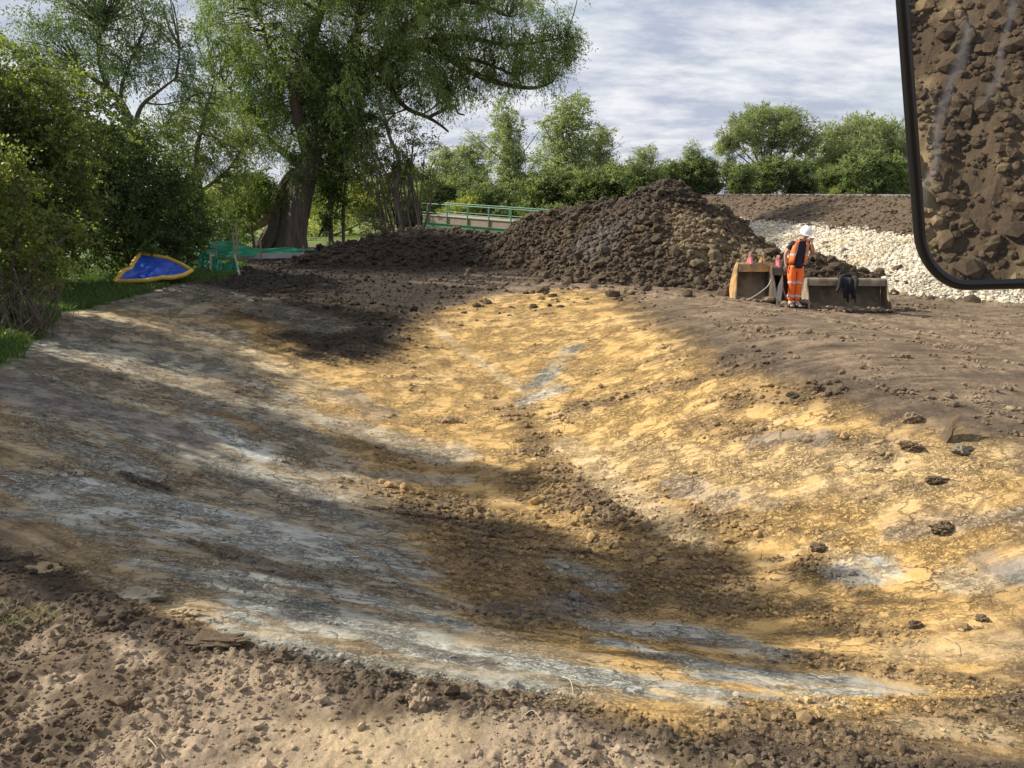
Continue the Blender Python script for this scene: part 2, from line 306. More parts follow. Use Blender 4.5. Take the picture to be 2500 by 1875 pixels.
# strokes in the ground plane: points (source pixels looked up on the terrain once), half-width in metres, colour, strength, crumble, crack
STROKES = [
 ([(60,830),(500,900)], .55, GREY, .55, 0, 1), ([(0,930),(200,1000),(420,1060)], .55, MAUVE, .7, .1, .3), ([(300,840),(560,960),(760,1080)], .3, GBR, .5, .1, .8),
 ([(190,765),(330,780),(560,850),(820,970)], .42, OCHP, .75, 0, .5), ([(300,760),(650,800)], .5, OCH * .8, .4, 0, .5), ([(430,700),(800,800)], .6, GBR * .8, .5, .2, .6), ([(520,930),(600,960)], .3, ORNG, .35, 0, .3),
 ([(540,1010),(610,1050)], .22, ORNG, .6, 0, .2), ([(180,1100),(320,1150)], .3, GREY, .8, 0, 1), ([(60,1090),(160,1120)], .2, OCHP * .7, .6, 0, .7),
 ([(500,1020),(560,1060),(630,1110)], .17, LGREY, .8, 0, 1), ([(330,1070),(700,1180),(900,1290)], .2, GREY, .6, 0, 1), ([(320,1160),(400,1200)], .14, DARK, .75, .5, .4),
 ([(200,1185),(600,1270),(900,1365)], .17, LGREY, 1., 0, 1), ([(540,1230),(620,1255)], .07, OCHP, .9, 0, .3), ([(260,1250),(600,1320),(760,1370)], .14, LGREY, .9, 0, 1),
 ([(60,1170),(200,1260)], .12, LGREY, .6, 0, 1), ([(0,1250),(250,1290),(420,1330)], .1, GREY, .7, .2, .8), ([(640,1180),(820,1240)], .16, MAUVE, .5, .1, 1),
 ([(650,1290),(850,1330),(1000,1400)], .16, LGREY * .95, .8, 0, 1), ([(850,1330),(1000,1420)], .05, ORNG, .6, 0, .3), ([(480,1330),(760,1410)], .12, DARK, .55, .6, .5),
 ([(330,1370),(700,1460),(1100,1560)], .1, GREY, .8, 0, .9), ([(560,1400),(900,1460),(1120,1530)], .08, LGREY, .85, 0, 1), ([(700,1430),(1000,1500)], .05, ORNG * 1.1, .55, 0, .3),
 ([(600,1480),(1100,1590),(1500,1660),(1720,1700)], .12, LGREY, .85, 0, 1), ([(560,1540),(900,1620),(1300,1680)], .09, GREY, .7, .1, .8), ([(700,1500),(1200,1620)], .07, DARK * 1.5, .5, .4, .4),
 ([(1150,1560),(1450,1600)], .12, OCHP * .6, .6, .1, .5), ([(1480,1530),(1650,1540),(1850,1590)], .16, LGREY, .9, 0, 1), ([(1490,1570),(1600,1595),(1720,1620)], .09, LGREY * 1.05, .9, 0, 1),
 ([(1660,1560),(1800,1580)], .1, ORNG, .7, .2, .2), ([(1560,1600),(1900,1640)], .12, MID, .6, .6, .2), ([(1740,1640),(1880,1655),(2080,1672)], .15, LGREY, .8, 0, 1), ([(2080,1665),(2230,1690)], .12, GREY, .5, .2, 1), ([(1800,1700),(2050,1720)], .08, GREY, .7, 0, 1),
 ([(1530,1740),(1700,1780)], .1, OCH, .85, .1, .3), ([(1600,1680),(1720,1720)], .06, OCHP, .8, 0, .3),
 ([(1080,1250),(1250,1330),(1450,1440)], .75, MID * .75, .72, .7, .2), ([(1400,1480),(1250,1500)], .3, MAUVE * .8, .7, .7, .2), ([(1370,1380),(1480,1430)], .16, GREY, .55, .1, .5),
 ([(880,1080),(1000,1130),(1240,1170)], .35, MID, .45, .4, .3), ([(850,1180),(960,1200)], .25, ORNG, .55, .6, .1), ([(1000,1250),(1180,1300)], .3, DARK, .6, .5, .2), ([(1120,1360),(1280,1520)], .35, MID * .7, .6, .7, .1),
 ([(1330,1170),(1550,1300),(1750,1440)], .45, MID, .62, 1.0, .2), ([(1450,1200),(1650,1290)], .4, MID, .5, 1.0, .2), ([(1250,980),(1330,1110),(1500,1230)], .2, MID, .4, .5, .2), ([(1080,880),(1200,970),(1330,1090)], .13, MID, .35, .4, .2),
 ([(1060,800),(1150,870),(1290,960)], .12, OCHP, .7, .1, .2), ([(840,960),(930,1010)], .3, MAUVE, .5, .2, .9), ([(820,1030),(1100,1110)], .25, LGREY * .9, .45, 0, .6), ([(950,1160),(1130,1175)], .16, GREY, .5, .1, .6),
 ([(1310,940),(1360,890),(1400,850)], .22, GREY * .75, .8, .2, .8), ([(1290,980),(1360,950)], .14, LGREY * .9, .6, 0, .6), ([(1120,840),(1300,880),(1550,860)], .3, OCH * .85, .5, .1, .4),
 ([(1400,990),(1650,940),(1850,890)], .2, MID, .6, .6, .3), ([(1600,880),(1850,850)], .22, MID, .4, .4, .3), ([(1830,970),(2000,960)], .35, MID, .6, .7, .3), ([(1700,1040),(2000,1080),(2150,1090)], .22, MID * 1.1, .55, .6, .8),
 ([(1850,1080),(2000,1070)], .16, MAUVE * 1.3, .5, .1, .9), ([(1650,1180),(1770,1230)], .2, MAUVE * 1.7, .5, 0, .8), ([(1800,1200),(1880,1230)], .15, LGREY * .8, .35, 0, .8), ([(1790,1260),(2000,1210),(2300,1180)], .12, MID, .35, .6, .8),
 ([(1850,1130),(2200,1110),(2480,1120)], .3, OCHP, .35, 0, 1), ([(1500,1100),(1900,1150),(2300,1200)], .4, OCHP, .35, 0, 1), ([(1380,1080),(1500,1180),(1700,1320)], .2, OCHP, .6, .2, .4),
 ([(2060,1400),(2140,1395)], .14, LGREY, .9, 0, .5), ([(1980,1380),(2100,1430)], .16, MID, .6, 1., .3), ([(1690,1270),(1850,1290)], .16, MID, .5, .9, .4), ([(2200,1290),(2500,1260)], .16, MAUVE * 1.6, .4, 0, .8), ([(2350,1420),(2500,1400)], .2, LGREY * .8, .4, 0, .5), ([(2400,1360),(2480,1400)], .1, MAUVE, .5, .3, .4),
 ([(2100,1470),(2300,1465)], .05, DARK, .6, .4, 0), ([(2000,1330),(2200,1420)], .07, OCHP * 1.1, .6, 0, .3),
 ([(1700,1480),(2000,1500),(2200,1560)], .2, MID, .55, 1., .3), ([(1900,1600),(2200,1640),(2500,1700)], .22, MID, .55, 1., .3), ([(1850,1760),(2100,1790),(2500,1740)], .25, MID, .65, .9, .4), ([(2250,1770),(2400,1790)], .15, OCHP * .8, .6, .1, 1),
 ([(2200,1600),(2500,1580)], .18, OCHP * .9, .5, .2, .6), ([(1950,1720),(2400,1690)], .1, OCH, .5, .8, .3),
]
OCHZ = [(330,760),(700,700),(1040,765),(1200,725),(1400,700),(1550,715),(1640,790),(1800,900),(2020,960),(2230,1060),(2500,1080),(2500,1300),(2500,1870),(2150,1800),(1750,1800),(1350,1740),(1080,1700),(780,1610),(420,1510),(0,1260),(0,1000)]
LEFTZ = [(0,860),(250,730),(470,690),(650,860),(820,1060),(960,1200),(1080,1400),(1250,1560),(1650,1680),(1300,1700),(1000,1680),(700,1590),(400,1480),(0,1260)]
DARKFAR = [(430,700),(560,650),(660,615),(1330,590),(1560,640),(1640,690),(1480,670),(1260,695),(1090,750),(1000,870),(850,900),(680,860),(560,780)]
GRASSZ = [(0,905),(60,860),(110,820),(170,765),(300,735),(420,695),(560,680),(600,640),(560,600),(-200,600),(-900,700),(-900,900)]
def ground_cols(x, y):
    n = x.size
    n0 = fbm(x, y, .8, 4, 11); n1 = fbm(x, y, 3.1, 4, 21); n2 = fbm(x, y, 11, 3, 31)
    def strk(ax, ay, sx, sy, seed, o=4):   # streaky noise: long along (ax, ay)
        return fbm((x * ax + y * ay) * sx, (-x * ay + y * ax) * sy, 1, o, seed)
    sl = strk(.86, -.51, .45, 5.5, 41); sr = strk(.985, .17, .5, 6, 51); sf = strk(.97, -.24, .6, 9, 61, 5)
    wl = sst(1.5, -2.5, x + (y - 8) * .15); st = sl * wl + sr * (1 - wl)
    wx = x + .22 * n1 + .45 * n0; wy = y + .25 * fbm(x, y, 2.3, 3, 71) + .15 * st
    far = np.hypot(x, y)
    base = MID[None, :] * (1.05 + .5 * st + .25 * n1)[:, None] + DRY[None, :] * (.30 + .25 * n0 + .35 * st)[:, None] * np.ones((n, 1))
    crack = np.full(n, .25) ; crumb = sst(-.1, .5, n0 + .6 * n1) * .6
    def blend(m, c, c_var=.18):
        nonlocal base
        cc = np.asarray(c)[None, :] * (1 + c_var * n1 + c_var * st + .1 * n2)[:, None]
        base = base * (1 - m[:, None]) + cc * m[:, None]
    sd = poly_sd(wx, wy, [W(*p) for p in OCHZ]); m = sst(-.35, .45, sd + .5 * st) * sst(40, 30, far)
    blend(m, OCH * 1.04, .06); blend(m * sst(.0, .5, sr + .4 * n0) * .45, OCHP, .06); blend(m * sst(.3, .6, n1 * .5 + sf) * .4, MID * 1.2, .2)
    crack = crack * (1 - m) + m * .8; crumb = crumb * (1 - m) + m * sst(.16, .42, n0 * .5 + n1 * .5 + .6 * sf) * .7
    blend(m * sst(.2, .42, n0 * .5 + n1 * .4 + .7 * sf) * .4, MID * 1.2, .3)
    sdl = poly_sd(wx, wy, [W(*p) for p in LEFTZ]); ml = sst(-.25, .4, sdl + .35 * st)
    blend(ml * .85, GBR, .3); blend(ml * sst(.0, .35, sl) * .6, GREY, .1); blend(ml * sst(-.05, -.4, sl + .2 * n0) * .55, OCHP * .65, .1); blend(ml * sst(.2, .5, sf + .3 * n1) * .4, DARK * 2.2, .1)
    crack = np.maximum(crack, ml * .9)
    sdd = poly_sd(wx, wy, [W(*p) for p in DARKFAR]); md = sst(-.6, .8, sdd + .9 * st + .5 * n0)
    blend(md * .97, DARK * .62, .5); crumb = np.maximum(crumb, md * .9); crack *= 1 - .5 * md  # far dark soil, darkened further to paint in the willow's shade
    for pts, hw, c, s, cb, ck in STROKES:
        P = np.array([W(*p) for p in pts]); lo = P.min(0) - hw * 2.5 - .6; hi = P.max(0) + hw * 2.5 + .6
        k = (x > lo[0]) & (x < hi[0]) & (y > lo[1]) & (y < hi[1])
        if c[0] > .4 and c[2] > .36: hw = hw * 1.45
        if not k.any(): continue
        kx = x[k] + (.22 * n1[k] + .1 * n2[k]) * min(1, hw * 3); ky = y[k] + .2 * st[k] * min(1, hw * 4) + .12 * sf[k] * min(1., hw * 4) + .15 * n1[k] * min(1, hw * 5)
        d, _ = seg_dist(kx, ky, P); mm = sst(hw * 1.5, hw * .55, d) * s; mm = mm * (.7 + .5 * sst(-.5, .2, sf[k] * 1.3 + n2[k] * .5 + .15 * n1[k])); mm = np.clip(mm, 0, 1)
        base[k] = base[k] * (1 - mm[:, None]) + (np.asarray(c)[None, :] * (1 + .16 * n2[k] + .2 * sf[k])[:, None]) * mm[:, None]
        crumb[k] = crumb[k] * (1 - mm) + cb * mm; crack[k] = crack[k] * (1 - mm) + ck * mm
    fl = strk(.97, .1, 3.0, 16, 401, 3); blend(sst(.26, .5, fl + .4 * n1) * m * .35, DARK * 2.6, .2); blend(sst(.25, .5, fl + .4 * n0) * ml * .35, DARK * 2., .2)
    # near bank
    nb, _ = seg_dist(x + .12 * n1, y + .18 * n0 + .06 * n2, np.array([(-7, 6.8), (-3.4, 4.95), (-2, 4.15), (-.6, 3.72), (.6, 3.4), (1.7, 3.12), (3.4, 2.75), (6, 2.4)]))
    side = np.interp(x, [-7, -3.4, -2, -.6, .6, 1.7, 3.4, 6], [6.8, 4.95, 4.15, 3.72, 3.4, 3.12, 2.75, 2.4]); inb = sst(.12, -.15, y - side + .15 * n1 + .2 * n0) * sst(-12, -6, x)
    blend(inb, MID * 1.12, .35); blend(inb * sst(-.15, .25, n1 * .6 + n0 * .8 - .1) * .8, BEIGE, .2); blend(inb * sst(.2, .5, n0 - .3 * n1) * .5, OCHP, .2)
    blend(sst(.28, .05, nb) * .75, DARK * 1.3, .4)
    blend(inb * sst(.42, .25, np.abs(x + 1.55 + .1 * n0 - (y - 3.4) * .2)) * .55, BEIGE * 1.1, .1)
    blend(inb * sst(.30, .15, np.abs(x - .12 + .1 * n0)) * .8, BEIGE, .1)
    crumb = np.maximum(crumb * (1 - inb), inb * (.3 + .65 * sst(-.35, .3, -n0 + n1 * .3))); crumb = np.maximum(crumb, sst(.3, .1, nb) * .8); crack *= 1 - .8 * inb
    # tracked strip beyond the right-hand crest: dark ribbon, dry tracks
    P = np.array([W(*p) for p in [(1520,715),(1660,800),(1900,890),(2150,970),(2500,1050)]]); d, _ = seg_dist(wx, wy, P); blend(sst(.8, .1, d) * .6, DARK * 1.7, .3)
    for q, off in ((0, .1), (1, .9), (2, 2.2), (3, 3.3), (4, 4.6)):
        P = np.array([(12, 8.6), (8, 12.2), (5, 16.5), (2, 20.5), (-3, 23)]) + np.array([.72, .69]) * off
        d, _ = seg_dist(x + .1 * n0, y + .08 * n1, P); blend(sst(.28, .1, d) * .4, DRY * 1.25, .15)
    # spread topsoil and dark earth round the heaps
    d, _ = seg_dist(wx, wy, np.array([(-1, 27), (3, 23.5), (6.4, 19.2), (9.3, 18.3)])); blend(sst(2.2, .3, d) * .55, MID * .8, .3); crumb = np.maximum(crumb, sst(1.6, .3, d) * .7)
    # embankment
    k = far > 11
    s = np.full(n, -9.0); s[k] = emb_s(x[k], y[k])
    soil = sst(3.05, 3.25, s + .35 * n0 + .12 * n1) ; blend(sst(-.2, .1, s) * (1 - soil), np.array((.30, .27, .22)), .1); blend(soil, MID * .78, .25); crumb = np.where(s > 3, .9, crumb); crack = np.where(s > -.2, .05, crack)
    blend(sst(7.0, 7.5, s + .2 * n0), np.array((.20, .19, .175)), .1)
    gl = sst(14, 16, s); blend(gl, FIELD * .8, .3)
    # grass verge, fields
    mg = sst(-.12, .2, poly_sd(wx, wy, [np.array(W(*p)) if p[0] > -1 else np.array(gz(*p)[:2]) for p in GRASSZ])); 
    vg = np.maximum(mg, sst(-10.4, -11.2, wx + .5 * n1) * sst(2, 5, y))
    blend(vg, GRS * 1.4, .3); crack *= 1 - vg; crumb *= 1 - vg
    fld = sst(41, 45, y - .3 * x + n0 * 3) * (1 - sst(-4, 0, s)); blend(fld, FIELD, .35)
    fl2 = sst(-17, -22, x); blend(fl2, FIELD, .3)
    return np.clip(base, .01, .75), np.clip(crumb, 0, 1), np.clip(crack, 0, 1), vg, s
def micro(x, y, crumb, s):
    far = np.hypot(x, y)
    n = .024 * fbm(x, y, 1.6, 3, 81) + .010 * fbm(x, y, 6, 3, 91)
    sl = fbm((x * .86 - y * .51) * .5, (x * .51 + y * .86) * 7, 1, 3, 43) * sst(1.5, -2.5, x); sr = fbm((x * .985 + y * .17) * .5, (-x * .17 + y * .985) * 7, 1, 3, 53) * sst(-2.5, 1.5, x)
    n = n + .009 * (sl + sr)
    k = (y > 5) & (y < 26) & (x > -4) & (x < 18)
    if k.any():   # wheel and track ruts along the level ground beyond the right crest
        d, sg = seg_dist(x[k] + .12 * fbm(x[k], y[k], .7, 2, 62), y[k], np.array([(18, 3.5), (12, 8.6), (8, 12.2), (5, 16.5), (2, 20.5), (-3, 24)])); d = -d * sg; r = np.zeros(d.shape)
        for off in (.35, .8, 1.35, 2.2, 2.65, 3.5, 4.5): r -= .028 * np.exp(-((d - off) / .085) ** 2) - .016 * np.exp(-((d - off - .17) / .06) ** 2)
        n[k] += r * (1 + .5 * np.sin((x[k] - y[k]) * 16))
    f1, _ = worley(x * 9 + .5 * fbm(x, y, 5, 2, 3), y * 9, 5); f2, _ = worley(x * 22, y * 22, 6)
    lump = (np.clip(.55 - f1, 0, 1) * .085 + np.clip(.55 - f2, 0, 1) * .035) * sst(-.35, .35, fbm(x, y, 2.2, 2, 8) + .25)
    n = n + crumb * lump
    return n
def ztot(x, y):
    x = np.atleast_1d(np.asarray(x, float)); y = np.atleast_1d(np.asarray(y, float))
    c, cb, ck, vg, s = ground_cols(x, y); return zb(x, y) + micro(x, y, cb, s)

rad = np.concatenate([[.02], np.linspace(.5, 2.4, 14), np.exp(np.arange(np.log(2.5), np.log(44), .0040)), np.exp(np.arange(np.log(44.3), np.log(75), .008)), np.geomspace(77, 900, 26)])
th = np.concatenate([np.linspace(-180, -43, 90)[:-1], np.linspace(-43, 43, 1120), np.linspace(43, 180, 90)[1:-1]])
RR, TT = np.meshgrid(rad, np.radians(th), indexing='ij'); GX = (RR * np.sin(TT)).ravel(); GY = (RR * np.cos(TT)).ravel()
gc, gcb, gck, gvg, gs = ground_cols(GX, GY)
GZ = zb(GX, GY) + micro(GX, GY, gcb, gs) * sst(120, 60, np.hypot(GX, GY))
nr, ntn = RR.shape
ii = (np.arange(nr - 1)[:, None] * ntn); jj = np.arange(ntn)[None, :]; j2 = (jj + 1) % ntn
GF = np.stack([ii + jj, ii + ntn + jj, ii + ntn + j2, ii + j2], -1).reshape(-1, 4)[:, ::-1]
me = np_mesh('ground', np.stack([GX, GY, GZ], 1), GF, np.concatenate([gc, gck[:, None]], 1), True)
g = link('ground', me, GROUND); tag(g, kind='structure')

# ------------------------------------------------------------------ rocks and clods
def ico(sub):
    bm = bmesh.new(); bmesh.ops.create_icosphere(bm, subdivisions=sub, radius=1.0); V = np.array([v.co[:] for v in bm.verts]); Fc = np.array([[v.index for v in f.verts] for f in bm.faces]); bm.free(); return V, Fc
ICO = {1: ico(1), 2: ico(2), 3: ico(3), 4: ico(4)}
def rock_variants(sub, k, rng, rough=.28):
    V, Fc = ICO[sub]; outv = []
    for i in range(k):
        D = rng.normal(size=(7, 3)); D /= np.linalg.norm(D, axis=1)[:, None]; c = rng.uniform(.55, .95, 7)
        P = V * (1 + rng.uniform(-rough, rough, (len(V), 1)) * .6)
        for d, q in zip(D, c):       # chop with planes: angular clods
            s = P @ d; P = P - np.clip(s - q, 0, None)[:, None] * d[None, :] * .85
        outv.append(P)
    return np.array(outv), Fc
def scatter(P, S, colr, rng, sub=1, flat=.75, k=8, rough=.28, sink=.25, aniso=.35):
    """P (n,3) points, S (n,) radii, colr (n,3): one merged clod mesh"""
    VV, Fc = rock_variants(sub, k, rng, rough); n = len(P); vi = rng.integers(0, k, n)
    A = rng.normal(size=(n, 4)); A /= np.linalg.norm(A, axis=1)[:, None]; a, b, c, d = A.T
    Rm = np.stack([1 - 2 * (c * c + d * d), 2 * (b * c - a * d), 2 * (b * d + a * c), 2 * (b * c + a * d), 1 - 2 * (b * b + d * d), 2 * (c * d - a * b), 2 * (b * d - a * c), 2 * (c * d + a * b), 1 - 2 * (b * b + c * c)], 1).reshape(n, 3, 3)
    Q = np.einsum('nij,nvj->nvi', Rm, VV[vi] * (1 + rng.uniform(-aniso, aniso, (n, 1, 3))))
    Q = Q * S[:, None, None]; Q[:, :, 2] *= flat; Q = Q + P[:, None, :]; Q[:, :, 2] += (S * flat * (1 - sink) * .6)[:, None]
    nv = VV.shape[1]; FF = (Fc[None] + (np.arange(n) * nv)[:, None, None]).reshape(-1, 3)
    C = np.repeat(colr * (1 + rng.uniform(-.22, .22, (n, 1))), nv, 0)
    return Q.reshape(-1, 3), FF, C
rng = np.random.default_rng(4)
# clods lying in the crumbly places
def crumb_points(n, x0, x1, y0, y1, thr=.35, logy=True):
    X = rng.uniform(x0, x1, n); Y = np.exp(rng.uniform(math.log(y0), math.log(y1), n)) if logy else rng.uniform(y0, y1, n)
    c, cb, ck, vg, s = ground_cols(X, Y); keep = (cb > thr + rng.uniform(0, .55, n)) & (vg < .3) & (np.abs(X) < Y * .80 + .6)
    X = X[keep]; Y = Y[keep]; return X, Y, zb(X, Y) + micro(X, Y, cb[keep], s[keep]), c[keep]
parts = []
X, Y, Z, C = crumb_points(90000, -6, 8, 2.6, 14, .18); S = rng.lognormal(math.log(.0095), .5, len(X)) * np.clip(Y / 4.5, .9, 1.9); parts.append(scatter(np.stack([X, Y, Z], 1), S, C * 1.0, rng, 1))
X, Y, Z, C = crumb_points(26000, -14, 14, 12, 32, .15); S = rng.lognormal(math.log(.022), .5, len(X)); parts.append(scatter(np.stack([X, Y, Z], 1), S, C * 1.0, rng, 1))
X, Y, Z, C = crumb_points(420, -6, 7, 2.7, 11, .4); S = np.minimum(rng.lognormal(math.log(.024), .35, len(X)), .016 + .004 * Y); parts.append(scatter(np.stack([X, Y, Z], 1), S, C * 1.05, rng, 2))
def merge(parts):
    V = []; Fs = []; C = []; o = 0
    for v, f, c in parts: V.append(v); Fs.append(f + o); C.append(c); o += len(v)
    return np.concatenate(V), np.concatenate(Fs), np.concatenate(C)
V, Fc, C = merge(parts); o = link('soil_clods', np_mesh('soil_clods', V, Fc, C), SOIL); tag(o, 'crumbled clods of brown and ochre soil strewn over the dug basin', 'soil clods', kind='stuff')

# white stones on the embankment
def stones():
    n = 240000; X = rng.uniform(7.5, 30, n); Y = rng.uniform(12, 42, n); s = emb_s(X, Y) + .35 * fbm(X, Y, .8, 4, 11) + .12 * fbm(X, Y, 3.1, 4, 21)
    k = (s > rng.uniform(-.35, .1, n)) & (s < 3.2 + rng.uniform(-.25, .25, n)); X = X[k]; Y = Y[k]
    Z = zb(X, Y); S = rng.lognormal(math.log(.036), .42, len(X)); base = np.array((.62, .56, .44)); C = base[None] * rng.uniform(.6, 1.15, (len(X), 1)) * (1 + rng.normal(0, .03, (len(X), 3))) * (1 - np.array([.05, .12, .25])[None] * sst(0, .5, fbm(X, Y, .7, 3, 88))[:, None])
    return scatter(np.stack([X, Y, Z], 1), S, C, rng, 1, .8)
V, Fc, C = stones(); o = link('white_stones', np_mesh('white_stones', V, Fc, C), STONE); tag(o, 'layer of cream white crushed stone on the lower embankment slope', 'crushed stone', kind='stuff')
# lumpy topsoil on the embankment
n = 75000; X = rng.uniform(9, 34, n); Y = rng.uniform(12, 78, n); s = emb_s(X, Y); k = (s > 3.1) & (s < 7.6) & (np.abs(X) < Y * .8); X = X[k]; Y = Y[k]
S = rng.lognormal(math.log(.03), .55, len(X)); C = MID[None] * .8 * rng.uniform(.6, 1.3, (len(X), 1)); V, Fc, C = scatter(np.stack([X, Y, zb(X, Y)], 1), S, C, rng, 1)
o = link('embankment_soil', np_mesh('embankment_soil', V, Fc, C), SOIL); tag(o, 'lumpy brown topsoil spread on the upper embankment slope', 'topsoil', kind='stuff')

# ------------------------------------------------------------------ spoil heaps
def heap(name, label, bumps, x0, x1, y0, y1, res, colfn, nclod, clodsize, seed, lump=.22, cat='soil heap', big=.0):
    rg = np.random.default_rng(seed)
    nx = int((x1 - x0) / res); ny = int((y1 - y0) / res); X, Y = np.meshgrid(np.linspace(x0, x1, nx), np.linspace(y0, y1, ny)); X = X.ravel(); Y = Y.ravel()
    def hh(X, Y, fine=True):
        wx = X + .25 * fbm(X, Y, .9, 3, seed); wy = Y + .25 * fbm(X, Y, .9, 3, seed + 5); h = np.zeros(X.shape)
        for bx, by, rx, ry, hz, rot, pw in bumps:
            c, s_ = math.cos(rot), math.sin(rot); a = ((wx - bx) * c + (wy - by) * s_) / rx; b = (-(wx - bx) * s_ + (wy - by) * c) / ry
            q = np.sqrt(a * a + b * b + .012) - .11; h = np.maximum(h, hz * np.clip(1 - q, -.3, 1) ** pw if pw == 1 else hz * (1 - np.clip(q, 0, 1.2) ** pw))
        m = sst(0, .5, h)
        if fine:
            f1, _ = worley(X * 2.6, Y * 2.6, seed); f2, _ = worley(X * 6.5, Y * 6.5, seed + 1)
            h = h + m * (lump * (fbm(X, Y, 1.4, 3, seed + 9)) + .16 * (.5 - f1) * lump * 5 * .6 + .05 * (.5 - f2) * 1.2 + .06 * fbm(X, Y, 7, 4, seed + 11) + .03 * (.5 - worley(X * 14, Y * 14, seed + 2)[0]))
        return h
    h = hh(X, Y); Z = zb(X, Y) + h - .06; C = colfn(X, Y, h)
    i = np.arange(ny - 1)[:, None] * nx; j = np.arange(nx - 1)[None, :]; Fq = np.stack([i + j, i + j + 1, i + nx + j + 1, i + nx + j], -1).reshape(-1, 4)
    keep = (h[Fq] > -.15).any(1) & (h[Fq].max(1) > .02); Fq = Fq[keep]
    # drop unused verts
    used = np.unique(Fq); mp = np.full(len(X), -1); mp[used] = np.arange(len(used)); V0 = np.stack([X, Y, Z], 1)[used]; C0 = C[used]; Fq = mp[Fq]
    cx = rg.uniform(x0, x1, nclod); cy = rg.uniform(y0, y1, nclod); ch = hh(cx, cy); k = ch > rg.uniform(-.02, .1, nclod); cx = cx[k]; cy = cy[k]; ch = ch[k]
    S = rg.lognormal(math.log(clodsize * .9), .62, len(cx)) ; V1, F1, C1 = scatter(np.stack([cx, cy, zb(cx, cy) + ch - .06], 1), np.minimum(S, clodsize * 4.5), colfn(cx, cy, ch), rg, 1, .85)
    me = np_mesh(name, np.concatenate([V0, V1]), [Fq, F1 + len(V0)], np.concatenate([C0, C1])); o = link(name, me, SOIL)
    tag(o, label, cat); return hh
def col_big(X, Y, h):
    n0 = fbm(X, Y, .6, 3, 300); n1 = fbm(X, Y, 3, 3, 301); c = (MID * .62)[None] * (1 + .5 * n1)[:, None]
    def bl(c, m, q): return c * (1 - m[:, None]) + q[None] * (1 + .3 * n1)[:, None] * m[:, None]
    c = bl(c, sst(.5, -.6, np.hypot(X - 5.6, (Y - 22.6) * .8) - 1.3 + n0 * 1.6 + n1 * .8) * .6, OCHP * .42)
    c = bl(c, sst(.3, -.4, np.hypot((X - 2.6) * 1.2, (Y - 23.6) * .9) - 1.0 + n0 + n1 * .5) * .45, MAUVE * .6)
    c = bl(c, sst(1.7, 2.6, h + .5 * n1) * .8, DARK * 1.1); return np.clip(c, .01, .7)
HB = heap('spoil_heap', 'tall heap of lumpy brown and ochre clay clods behind the yellow bucket', [(4.95, 25.8, 4.1, 4.9, 2.95, 0, 1), (3.6, 27.8, 3.2, 3.4, 2.3, .1, 2), (1.9, 29.2, 2.9, 3.0, 1.95, .1, 2), (6.6, 22.4, 2.8, 2.4, .9, .4, 1), (8.7, 22.6, 2.0, 1.6, .9, 0, 1), (4.3, 24.2, 2.8, 2.6, 1.1, 0, 1), (6.7, 25.9, 2.4, 3.0, 2.2, 0, 1)], -2.0, 11.5, 18.6, 33, .06, col_big, 38000, .042, 7, .16)
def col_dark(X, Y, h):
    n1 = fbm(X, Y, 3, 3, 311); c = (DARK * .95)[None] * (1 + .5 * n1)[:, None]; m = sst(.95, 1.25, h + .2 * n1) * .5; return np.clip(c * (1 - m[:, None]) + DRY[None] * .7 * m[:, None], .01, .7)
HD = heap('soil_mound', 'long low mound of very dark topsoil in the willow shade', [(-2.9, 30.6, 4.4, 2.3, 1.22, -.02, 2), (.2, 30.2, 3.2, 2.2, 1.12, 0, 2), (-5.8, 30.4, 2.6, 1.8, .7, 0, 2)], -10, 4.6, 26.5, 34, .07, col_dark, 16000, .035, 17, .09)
def col_rear(X, Y, h):
    n0 = fbm(X, Y, 1.2, 3, 320); n1 = fbm(X, Y, 5, 3, 321); c = (MID * .85)[None] * (1 + .4 * n1)[:, None]; m = sst(.05, .3, n0 + .3 * n1) * .8; return np.clip(c * (1 - m[:, None]) + OCHP[None] * .55 * m[:, None], .01, .7)
heap('clay_heap', 'near heap of brown and ochre clods filling the mirror reflection', [(-.6, -7.2, 5.5, 4.6, 4.6, 0, 1), (2.6, -7.6, 4.5, 4.2, 3.6, 0, 1)], -5, 6, -11, -2.2, .032, col_rear, 90000, .017, 27, .22)

